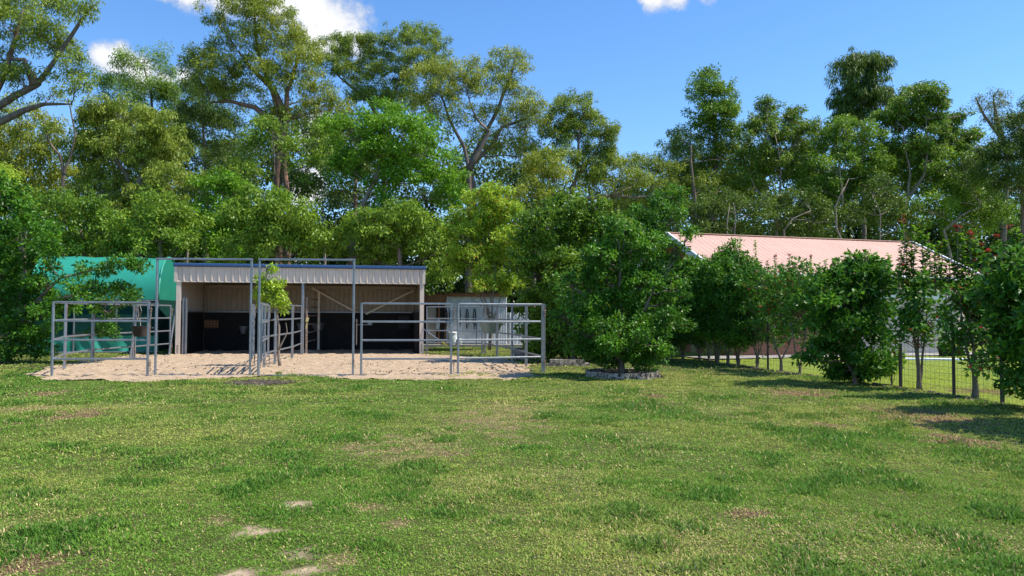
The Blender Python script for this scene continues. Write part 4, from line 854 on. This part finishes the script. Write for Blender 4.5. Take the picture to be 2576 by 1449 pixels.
bushy('yellow green tree hanging over the green shelter', 31, 410, [(400, 520, 60, 40), (350, 570, 60, 46), (440, 560, 50, 40), (400, 610, 80, 36), (460, 610, 36, 30), (320, 620, 60, 30)], 'pale', seed=59, dens=200)
bushy('dense dark shrub behind the left end of the green shelter', 32, 220, [(200, 540, 60, 50), (260, 580, 60, 46), (180, 610, 60, 40), (250, 630, 80, 30), (120, 560, 50, 60)], 'mid', seed=61, dens=190)
T('flowering_shrub', 'many stemmed yellow green shrub in front of the tack shed', 29.5, 1232, [(1240, 500, 46, 30), (1200, 540, 50, 36), (1280, 550, 40, 40), (1170, 590, 46, 40), (1240, 590, 60, 44), (1290, 610, 36, 40), (1190, 650, 56, 40), (1250, 660, 50, 44), (1150, 670, 36, 36), (1230, 720, 50, 24), (1280, 720, 36, 26)], 'lime',
  trunk=[[(1232, None), (1234, 830), (1228, 790), (1205, 740), (1180, 680)], [(1232, None), (1240, 800), (1232, 740), (1225, 660), (1215, 580)], [(1234, None), (1246, 790), (1262, 740), (1280, 670)], [(1233, None), (1238, 780), (1245, 700), (1240, 600), (1240, 520)], [(1234, 800), (1210, 770), (1190, 755)], [(1232, 790), (1215, 740), (1200, 700)]], tr=.06, bark='bark_pale', L=.13, W=.055, droop=.4, cr=.26, dens=420, shoots=[(u_, 475 + abs(u_ - 1240) * .8, 600) for u_ in range(1180, 1310, 13)], extra=[(.04, (.35, .12, .04))], seed=67, group=None, cat='shrub')
# right hand wood
RW = 'dark'
gum('columnar dark tree standing up into the sky at right', 46, 1795, [(1785, 200, 34, 26), (1775, 240, 44, 34), (1815, 240, 36, 30), (1800, 290, 56, 36), (1835, 280, 30, 30), (1780, 320, 40, 30), (1820, 340, 44, 30), (1800, 385, 40, 34)], 'mid', seed=71, droop=.6, L=.19, W=.07, trunk=[[(1795, None), (1798, 500), (1800, 350), (1790, 240)]], dens=210)
gum('rounded tree at the left end of the right hand wood', 44, 1745, [(1720, 350, 40, 26), (1690, 385, 34, 32), (1740, 400, 50, 36), (1700, 440, 46, 34), (1760, 470, 60, 40), (1800, 430, 50, 40), (1850, 390, 50, 40), (1860, 470, 50, 46), (1700, 510, 60, 40)], 'gum', cback=2.2, seed=73, droop=.6)
bushy('pale stemmed tree with a yellow green ragged top at right', 42, 1940, [(1925, 275, 30, 26), (1960, 300, 40, 32), (1905, 320, 34, 34), (2000, 310, 34, 30), (1930, 350, 56, 40), (1990, 370, 56, 40), (1900, 400, 50, 40), (2040, 340, 30, 30), (1960, 430, 70, 46), (1880, 470, 40, 40), (2020, 450, 50, 40)], 'mid',
      trunk=[[(1960, None), (1955, 560), (1962, 500), (1965, 430), (1950, 340)], [(1957, 570), (1935, 510), (1905, 480), (1890, 450)], [(1957, 570), (1990, 520), (2000, 470)]], bark='bark_pale', cback=1.2, tr=0.13, seed=79, extra=[(.25, (.15, .17, .04))])
bushy('bright topped dense tree in the middle of the right hand wood', 40, 2130, [(2110, 310, 36, 14), (2140, 325, 50, 20), (2180, 345, 40, 24), (2100, 360, 50, 30), (2160, 390, 60, 36), (2090, 420, 60, 40), (2190, 430, 50, 40), (2130, 470, 60, 40), (2060, 480, 50, 40), (2140, 530, 80, 36)], 'mid',
      trunk=[[(2115, None), (2112, 560), (2120, 500), (2110, 400)], [(2040, None), (2035, 570), (2060, 540), (2110, 510), (2135, 450)]], bark='bark_pale', cback=1.2, tr=0.13, seed=83)
gum('tall drooping gum with shaggy dark crown above the right wood', 52, 2170, [(2140, 175, 34, 34), (2180, 170, 40, 34), (2220, 165, 26, 30), (2200, 215, 40, 40), (2130, 225, 36, 36), (2165, 255, 44, 36), (2120, 275, 34, 24), (2215, 260, 40, 26), (2160, 300, 36, 24)], 'dark', droop=2.0, L=.36, W=.06, dens=202, cr=.55, seed=89, trunk=[[(2170, None), (2172, 500), (2168, 350), (2165, 250), (2180, 190)]])
gum('gum with two pale trunks and a dark rounded top at right', 41, 2285, [(2310, 230, 30, 16), (2340, 235, 30, 18), (2300, 265, 46, 30), (2350, 275, 40, 30), (2250, 290, 46, 30), (2240, 320, 36, 30), (2310, 315, 60, 34), (2370, 315, 40, 30), (2400, 350, 30, 26), (2440, 350, 30, 22), (2300, 380, 60, 36), (2380, 390, 50, 40), (2420, 290, 18, 14), (2240, 400, 40, 40), (2330, 450, 60, 40)], 'mid',
    trunk=[[(2282, None), (2278, 560), (2285, 500), (2290, 440), (2278, 380), (2272, 320)], [(2284, 500), (2325, 440), (2335, 370), (2330, 300)]], bark='bark_pale', cback=1.0, tr=.14, seed=97, droop=.6, L=.19, W=.07, extra=[(.15, (.15, .17, .05))])
gum('thin topped half bare gum near the right edge', 50, 2505, [(2500, 240, 26, 14, .6), (2475, 275, 34, 22, .5), (2515, 270, 20, 22, .6), (2500, 310, 36, 24, .6), (2530, 320, 30, 22, .7)], 'grey', seed=101, dens=202, trunk=[[(2530, None), (2535, 420), (2520, 350), (2490, 310), (2465, 270), (2455, 245)], [(2520, 350), (2505, 290), (2498, 240)]])
gum('dark heavy gum at the right edge of the picture', 38, 2590, [(2560, 330, 46, 50), (2530, 390, 50, 50), (2590, 400, 70, 80), (2560, 470, 60, 50), (2500, 450, 50, 40), (2600, 300, 40, 50), (2480, 400, 40, 34)], 'dark', seed=103, dens=220)
bushy('olive undergrowth tree with a bent limb below the two pale trunks', 39, 2440, [(2400, 420, 60, 36), (2450, 470, 60, 40), (2390, 500, 60, 40), (2470, 530, 60, 40), (2340, 530, 60, 40), (2410, 570, 70, 30), (2520, 560, 60, 50)], 'mid', trunk=[[(2370, None), (2375, 580), (2420, 540), (2470, 520)]], cback=1.2, tr=0.12, seed=107, bark='bark_pale', dens=175)
bushy('low dark tree behind the left end of the pink roof', 37, 1830, [(1750, 540, 60, 40), (1820, 520, 60, 40), (1880, 540, 60, 36), (1780, 580, 60, 24), (1850, 575, 60, 20)], 'dark', trunk=[[(1830, None), (1828, 570), (1835, 520)], [(1836, None), (1850, 560), (1845, 510)]], bark='bark_pale', cback=1.2, tr=0.1, seed=109, dens=202)
bushy('low dark tree behind the middle of the pink roof', 38, 2010, [(1970, 540, 56, 40), (2040, 540, 60, 40), (2100, 560, 50, 36), (2000, 500, 50, 30)], 'dark', trunk=[[(1975, None), (1972, 580), (1995, 550), (2040, 530)]], bark='bark_pale', cback=1.2, tr=0.1, seed=113, dens=175)
bushy('low dark tree behind the right end of the pink roof', 38, 2220, [(2180, 540, 56, 40), (2240, 520, 50, 40), (2250, 570, 60, 36), (2200, 480, 40, 36)], 'dark', trunk=[[(2100, None), (2104, 575), (2102, 520), (2125, 470)], [(2215, None), (2215, 540), (2200, 500)]], bark='bark_pale', cback=1.2, tr=0.1, seed=127, dens=175)
# far wood: one mass behind everything
def farwood():
    rg = np.random.default_rng(5); cs = []; rs = []; prof = [(-500, 330), (0, 390), (170, 420), (230, 340), (400, 300), (700, 290), (900, 300), (1150, 330), (1330, 390), (1450, 440), (1560, 455), (1650, 470), (1750, 430), (1900, 370), (2300, 360), (2600, 370), (3100, 330)]
    for i in range(3800):
        u = rg.uniform(-450, 3050); vt = np.interp(u, [p[0] for p in prof], [p[1] for p in prof]) + rg.normal() * 20
        v = vt + (800 - vt) * (rg.random() if i % 2 else .5 + .5 * rg.random()); d = rg.uniform(54, 64); p = P(u, v, d); cs.append(p[:]); rs.append(rg.uniform(.7, 1.5))
    cs = np.array(cs); rs = np.array(rs)
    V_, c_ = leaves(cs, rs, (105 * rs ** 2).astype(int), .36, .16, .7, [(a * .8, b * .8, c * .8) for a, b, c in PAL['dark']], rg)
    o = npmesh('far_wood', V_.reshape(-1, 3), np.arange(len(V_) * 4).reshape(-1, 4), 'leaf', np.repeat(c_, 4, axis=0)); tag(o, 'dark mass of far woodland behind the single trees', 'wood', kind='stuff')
farwood()
# a few bare trunks standing in the deep shade of the wood
for i, (u, vt, d, du, lab) in enumerate(((470, 470, 48, 8, 'thin straight trunk in shade left of the stalls'), (820, 420, 50, -14, 'thin dark trunk just right of the forked gum'), (1340, 480, 47, 20, 'thin trunk in the shade between the centre gums'), (1990, 540, 46, 10, 'thin pale trunk above the pink roof ridge, at its middle'), (2075, 470, 47, -12, 'thin pale trunk above the pink roof right of its middle'), (2410, 480, 45, 16, 'thin pale trunk in the shade at far right'))):
    T('thin_tree', lab, d, u, [(u + du, vt, 30, 24, .8), (u + du - 20, vt + 40, 26, 20, .8), (u + du + 24, vt + 30, 26, 20, .8)], 'dark', trunk=[[(u, None), (u + du * .3, 620), (u + du, vt)]], tr=.13, bark='bark_pale', seed=200 + i, dens=100, cr=.6, L=.26, W=.11)

# ---------------------------------------------------------------- near shrubs and hedge
NEAR = dict(group=None, cat='shrub')
T('leafy_shrub', 'large leafy shrub at the left edge spreading over the rail panel', 21.5, 20,
  [(40, 520, 60, 50), (-20, 480, 60, 50), (60, 590, 70, 50), (110, 640, 60, 40), (20, 680, 80, 60), (115, 715, 46, 40), (60, 760, 80, 60), (110, 800, 50, 50), (0, 840, 80, 50), (90, 860, 40, 40), (205, 690, 30, 26, .6), (255, 682, 28, 14, .6), (215, 740, 22, 20, .5), (300, 662, 24, 10, .7), (345, 668, 18, 8), (265, 735, 34, 18), (262, 780, 34, 28), (268, 830, 32, 24), (310, 720, 24, 9), (215, 720, 40, 26, .8), (30, 885, 60, 20), (100, 880, 30, 20), (170, 780, 30, 26), (330, 745, 16, 7),  (-60, 700, 80, 120), (-40, 600, 60, 60)],
  'citrus', trunk=[[(20, None), (30, 850), (50, 760), (60, 640), (40, 540)], [(30, 850), (90, 760), (150, 700), (230, 680), (300, 655)], [(40, 860), (0, 760), (-40, 640)], [(90, 760), (200, 740), (265, 790)]], L=.12, W=.055, droop=.2, cr=.22, dens=560, grow=1.0, tr=.09, bark='bark_pale', seed=301, **NEAR)
T('fern_tree', 'feathery bright fronds at the left edge above the big shrub', 22.5, -60, [(-10, 440, 40, 12), (0, 480, 50, 12), (10, 520, 50, 14), (-50, 460, 50, 60)], 'lime', L=.16, W=.03, droop=.9, cr=.3, dens=420, tr=.07, seed=303, **NEAR)
T('dense_bush', 'large dark dense bush right of the yard corner', 22.6, 1440,
  [(1420, 520, 60, 34), (1370, 560, 56, 44), (1480, 560, 60, 40), (1340, 620, 46, 50), (1440, 620, 80, 60), (1530, 600, 50, 40), (1350, 700, 56, 56), (1450, 710, 80, 60), (1340, 790, 50, 50), (1430, 800, 80, 56), (1380, 860, 60, 40), (1470, 860, 60, 40), (1520, 700, 50, 60), (1310, 660, 30, 40), (1500, 520, 30, 20), (1560, 560, 30, 20), (1400, 660, 70, 50), (1390, 750, 70, 50), (1500, 790, 60, 60), (1520, 660, 50, 50), (1430, 560, 60, 36), (1540, 860, 50, 50), (1350, 840, 40, 46), (1400, 885, 60, 26), (1480, 885, 60, 26), (1530, 885, 40, 26), (1345, 880, 36, 26)],
  'mid', trunk=[[(1440, None), (1438, 820), (1445, 700), (1440, 560)], [(1438, 830), (1370, 700)], [(1440, 830), (1500, 690)]], L=.12, W=.06, droop=.3, cr=.23, dens=520, grow=1.0, shoots=[(u_, 560 - 50 * math.sin((u_ - 1320) / 75) - 40, 600) for u_ in range(1330, 1560, 16)], tr=.10, seed=307, **NEAR)
T('leafy_tree', 'upright leafy tree behind the lone fruit tree with tops against the wood', 24, 1640, [(1690, 500, 36, 20), (1650, 540, 50, 34), (1690, 550, 32, 24), (1610, 570, 50, 34), (1620, 620, 50, 40), (1600, 640, 60, 50), (1640, 710, 50, 40), (1620, 780, 70, 50), (1600, 850, 60, 36), (1660, 850, 46, 30)], 'citrus',
  trunk=[[(1640, None), (1642, 760), (1660, 620), (1690, 510)]], L=.12, W=.055, droop=.3, cr=.22, dens=430, shoots=[(1660, 490, 560), (1680, 478, 550), (1700, 484, 550), (1715, 500, 560), (1640, 515, 580)], tr=.08, seed=311, **NEAR)
T('fruit_tree', 'lone dark citrus tree with small green fruit growing from the brick ring', LT.y, LT,
  [(1560, 590, 56, 34), (1500, 640, 60, 40), (1620, 620, 56, 36), (1560, 680, 90, 50), (1480, 720, 60, 50), (1640, 700, 60, 50), (1560, 760, 80, 50), (1420, 700, 22, 24), (1720, 720, 26, 24), (1405, 800, 18, 24), (1725, 820, 24, 22), (1545, 562, 30, 18), (1600, 575, 28, 16), (1690, 760, 50, 50), (1470, 800, 60, 50), (1560, 830, 90, 46), (1640, 830, 56, 40), (1500, 880, 46, 32), (1600, 885, 50, 28), (1430, 760, 30, 40), (1700, 620, 34, 18), (1735, 585, 20, 9), (1670, 880, 24, 20), (1450, 850, 30, 30), (1520, 915, 20, 10), (1620, 915, 26, 10), (1520, 700, 70, 50), (1600, 720, 70, 50), (1600, 800, 80, 50), (1510, 800, 60, 46), (1540, 640, 60, 40), (1660, 660, 50, 36), (1680, 810, 50, 40), (1530, 905, 50, 22), (1600, 905, 46, 20), (1470, 880, 40, 28), (1560, 880, 70, 26), (1640, 890, 40, 24), (1530, 865, 60, 36, 1, -.9), (1610, 860, 60, 40, 1, -.9)],
  'citrus', trunk=[[(1565, None), (1564, 900), (1562, 800), (1560, 680), (1555, 600)], [(1564, 890), (1500, 780)], [(1564, 880), (1625, 770), (1650, 710)]], L=.095, W=.045, droop=.3, cr=.155, dens=800, grow=.86, shoots=[(1500, 580, 680), (1520, 560, 660), (1545, 548, 640), (1565, 540, 640), (1590, 556, 650), (1610, 566, 660), (1640, 580, 660), (1470, 620, 720), (1445, 680, 760), (1690, 690, 780), (1712, 585, 640), (1740, 572, 610)], tr=.09, seed=313, fruit=70, fill=.9, **NEAR)
def hed(label, u, v, lobes, shoots=(), pal='hedge', stems=(), seed=0, dens=620, extra=None, L=.10, W=.05, tr=.045, bark='bark_dark', grow=1.42, **k):
    k['grow'] = grow
    g = G(u, v); tk = [[(u, None)] + list(s) for s in stems] or None
    T('hedge_plant', label, g.y, g, lobes, pal, trunk=tk, L=L, W=W, droop=.15, cr=.17, dens=dens, tr=tr, bark=bark, seed=seed, group='lilly pilly hedge along the wire fence', cat='hedge plant', shoots=shoots, extra=extra, limbr=.5, depth=.9, **k)
def st(u, v0, sp, n, rd_): return [[(u + rd_.uniform(-4, 4), v0 - 15), (u + sp * (i / (n - 1) - .5) * .6, v0 - 60), (u + sp * (i / (n - 1) - .5) * 1.3, v0 - 130)] for i in range(n)]
R_ = random.Random(77)
hed('farthest hedge plant, just behind the lone fruit tree', 1668, 897, [(1670, 740, 40, 50), (1680, 800, 40, 46), (1660, 840, 40, 30)], stems=st(1668, 897, 30, 3, R_), seed=1)
hed('second farthest hedge plant, low under the left end of the pink roof', 1718, 903, [(1715, 700, 40, 36), (1720, 760, 44, 50), (1715, 830, 40, 34)], [(1705, 640, 690), (1725, 645, 700), (1700, 655, 700)], stems=st(1718, 903, 30, 3, R_), seed=2)
hed('hedge plant with pale pointed shoots below the roof barge board', 1760, 907, [(1765, 690, 40, 30), (1755, 740, 46, 50), (1765, 800, 46, 50), (1760, 850, 40, 24)], [(1755, 640, 700), (1772, 650, 700), (1740, 655, 700), (1785, 660, 700)], stems=st(1760, 907, 36, 3, R_), seed=3)
hed('tall pointed bright green hedge plant in front of the pink roof', 1806, 914, [(1845, 660, 34, 36), (1830, 710, 50, 50), (1820, 770, 56, 50), (1815, 840, 46, 36), (1840, 800, 40, 40)], [(1838, 604, 690), (1850, 598, 690), (1862, 620, 690), (1826, 615, 690), (1815, 640, 690), (1845, 610, 690), (1900, 606, 690), (1870, 640, 700)], stems=st(1806, 914, 44, 4, R_), seed=4, pal='citrus')
hed('hedge plant with several slim stems left of the steel post', 1856, 921, [(1870, 700, 44, 30), (1865, 750, 46, 50), (1860, 820, 46, 50), (1865, 860, 30, 20)], [(1880, 630, 700), (1892, 645, 700), (1868, 640, 700), (1905, 650, 710)], stems=st(1856, 921, 40, 4, R_), seed=5)
hed('thin reddish tipped hedge plant beside the steel post', 1905, 924, [(1920, 720, 40, 34), (1910, 780, 44, 50), (1905, 840, 40, 30)], [(1950, 640, 720, 1), (1930, 655, 720, 1), (1900, 680, 730, 1), (1915, 690, 730, .6), (1965, 665, 730, .6)], stems=st(1905, 924, 40, 4, R_), seed=6, extra=[(.03, (.35, .06, .03))], dens=420)
hed('forked hedge plant with orange red leaves left of the big round bush', 1965, 934, [(1980, 730, 44, 34), (1970, 790, 46, 40), (1975, 850, 36, 26)], [(1985, 640, 720, 1), (2000, 660, 720), (2020, 655, 720), (2040, 640, 720, 1), (1970, 670, 720, .6)], stems=[[(1965, 905), (1950, 870), (1935, 820)], [(1966, 905), (1985, 870), (2000, 820)]], seed=7, extra=[(.09, (.42, .07, .03))], dens=380, tr=.05)
hed('big round dark green bush reaching the lawn, in front of the pink roof', 2150, 968, [(2160, 680, 60, 34), (2110, 710, 60, 40), (2200, 710, 46, 44), (2080, 760, 60, 44), (2150, 760, 80, 50), (2210, 780, 44, 50), (2070, 820, 56, 44), (2140, 840, 80, 50), (2200, 860, 50, 50), (2090, 880, 50, 36), (2150, 910, 70, 40), (2205, 930, 40, 34), (2110, 940, 46, 24), (2040, 905, 36, 12), (2160, 950, 60, 20)],
    [(2060, 660, 730), (2075, 655, 730), (2100, 650, 720), (2130, 635, 710), (2150, 640, 710), (2175, 628, 700), (2185, 640, 700), (2200, 645, 700), (2220, 650, 720), (2040, 675, 740, .5), (2235, 640, 720)], stems=st(2150, 968, 80, 4, R_), grow=1.05, seed=8, pal='hedge', dens=640, L=.12, W=.06)
hed('tall spindly red tipped hedge plant right of the leaning steel post', 2313, 981, [(2300, 755, 34, 54), (2340, 735, 28, 46), (2320, 800, 50, 50), (2300, 860, 44, 36), (2350, 820, 30, 40)], [(2268, 543, 720, .8), (2278, 600, 720, .5), (2290, 590, 720), (2300, 570, 720), (2320, 580, 720), (2335, 590, 720), (2350, 620, 730), (2290, 640, 740), (2265, 650, 740, .5), (2362, 640, 740)],
    stems=[[(2311, 930), (2300, 850), (2295, 740)], [(2318, 940), (2325, 860), (2335, 740)], [(2312, 930), (2310, 840), (2312, 700)]], seed=9, dens=300, grow=1.05, L=.13, W=.06, extra=[(.03, (.4, .06, .03))], tr=.06)
hed('many stemmed red tipped hedge plant before the beige house wall', 2451, 1000, [(2420, 745, 44, 44), (2470, 735, 44, 44), (2440, 790, 54, 50), (2480, 780, 46, 50), (2440, 870, 60, 50), (2500, 850, 50, 50), (2400, 800, 30, 40), (2470, 910, 50, 30)], [(2365, 610, 730), (2380, 600, 730), (2410, 568, 720, .8), (2420, 590, 720), (2443, 585, 720, .8), (2455, 598, 720), (2470, 615, 720, .5), (2430, 630, 720, .8), (2400, 640, 720), (2484, 630, 720, .6), (2350, 650, 740)],
    stems=[[(2452, 950), (2450, 880), (2440, 760)], [(2452, 955), (2480, 900), (2500, 830)], [(2450, 940), (2430, 870), (2415, 760)]], seed=10, dens=300, grow=1.0, L=.13, W=.06, extra=[(.04, (.4, .06, .03))], tr=.065)
hed('bright dense hedge plant filling the right edge of the picture', 2600, 1034, [(2560, 680, 60, 50), (2620, 690, 70, 60), (2550, 760, 60, 60), (2620, 790, 80, 80), (2550, 850, 60, 60), (2600, 900, 80, 70), (2560, 950, 40, 40), (2510, 800, 40, 40), (2620, 970, 70, 50), (2530, 720, 40, 40)], [(2510, 590, 720, .8), (2525, 610, 720), (2540, 565, 700, .8), (2555, 575, 700), (2570, 590, 700), (2590, 570, 700), (2496, 640, 730, 1)],
    stems=[[(2590, 970), (2570, 900), (2560, 800)], [(2600, 970), (2610, 880), (2620, 780)]], seed=11, dens=520, grow=1.1, L=.12, W=.055, pal='hedge')
hed('low leafy hedge plant filling the gap before the brick wall, nearest the farthest steel post', 1785, 909, [(1790, 730, 50, 50), (1785, 790, 50, 50), (1780, 840, 40, 30)], [(1795, 660, 720), (1780, 665, 720)], stems=st(1785, 909, 40, 3, R_), seed=21)
hed('leafy hedge plant between the pointed plant and the slim stemmed plant', 1832, 918, [(1850, 720, 50, 40), (1840, 780, 50, 50), (1835, 835, 44, 30)], [(1880, 650, 720), (1872, 660, 720)], stems=st(1832, 918, 40, 3, R_), seed=22)
hed('loose hedge plant just left of the big round bush, showing brick wall beneath', 2010, 944, [(2020, 730, 44, 44), (2015, 790, 44, 44), (2025, 840, 30, 24)], [(2030, 665, 730), (2012, 672, 730, .6)], stems=st(2010, 944, 30, 2, R_), seed=23, dens=420)
hed('next hedge plant toward the camera, out past the right edge', 2760, 1075, [(2740, 700, 90, 70), (2720, 800, 90, 90), (2740, 930, 90, 90), (2800, 800, 100, 150)], seed=12, dens=380, L=.13, W=.06)
q7 = Vector((8.95, 9.0, 0)); hd = P(2576 + 500, 780, 9.0)
T('hedge_plant', 'nearest hedge plant, beyond the right edge, shading the lawn corner', 9.0, q7, [(3080, 650, 200, 150), (3120, 800, 220, 180), (3060, 950, 180, 150)], 'hedge', L=.13, W=.06, droop=.15, cr=.3, dens=380, tr=.06, seed=13, group='lilly pilly hedge along the wire fence', cat='hedge plant')
# leaning sapling in the middle of the yard
T('sapling', 'leaning pale stemmed sapling in the sand behind the right gateway', 20.3, 706, [(672, 672, 16, 9), (668, 700, 20, 9), (700, 708, 20, 8), (690, 725, 24, 10), (672, 735, 20, 14), (705, 745, 18, 20), (695, 765, 22, 22), (665, 760, 14, 16), (672, 715, 14, 8), (712, 770, 10, 16), (648, 735, 10, 8)], 'lime',
  trunk=[[(706, None), (699.8, 873), (702, 823), (696, 785), (688.7, 754), (671.4, 700), (670, 668)], [(700, 880), (712, 858), (722, 835), (719, 812)]], tr=.045, bark='bark_pale', L=.12, W=.045, droop=.8, cr=.13, dens=520, seed=331, limbr=.25, **NEAR)
T('weed', 'small leafy sprout low on the fence side under the big round bush', G(2243, 968).y, G(2243, 968), [(2243, 940, 16, 22), (2240, 910, 12, 20), (2255, 900, 10, 10)], 'lime', L=.1, W=.05, cr=.14, dens=500, tr=.01, droop=0, seed=337, **NEAR)
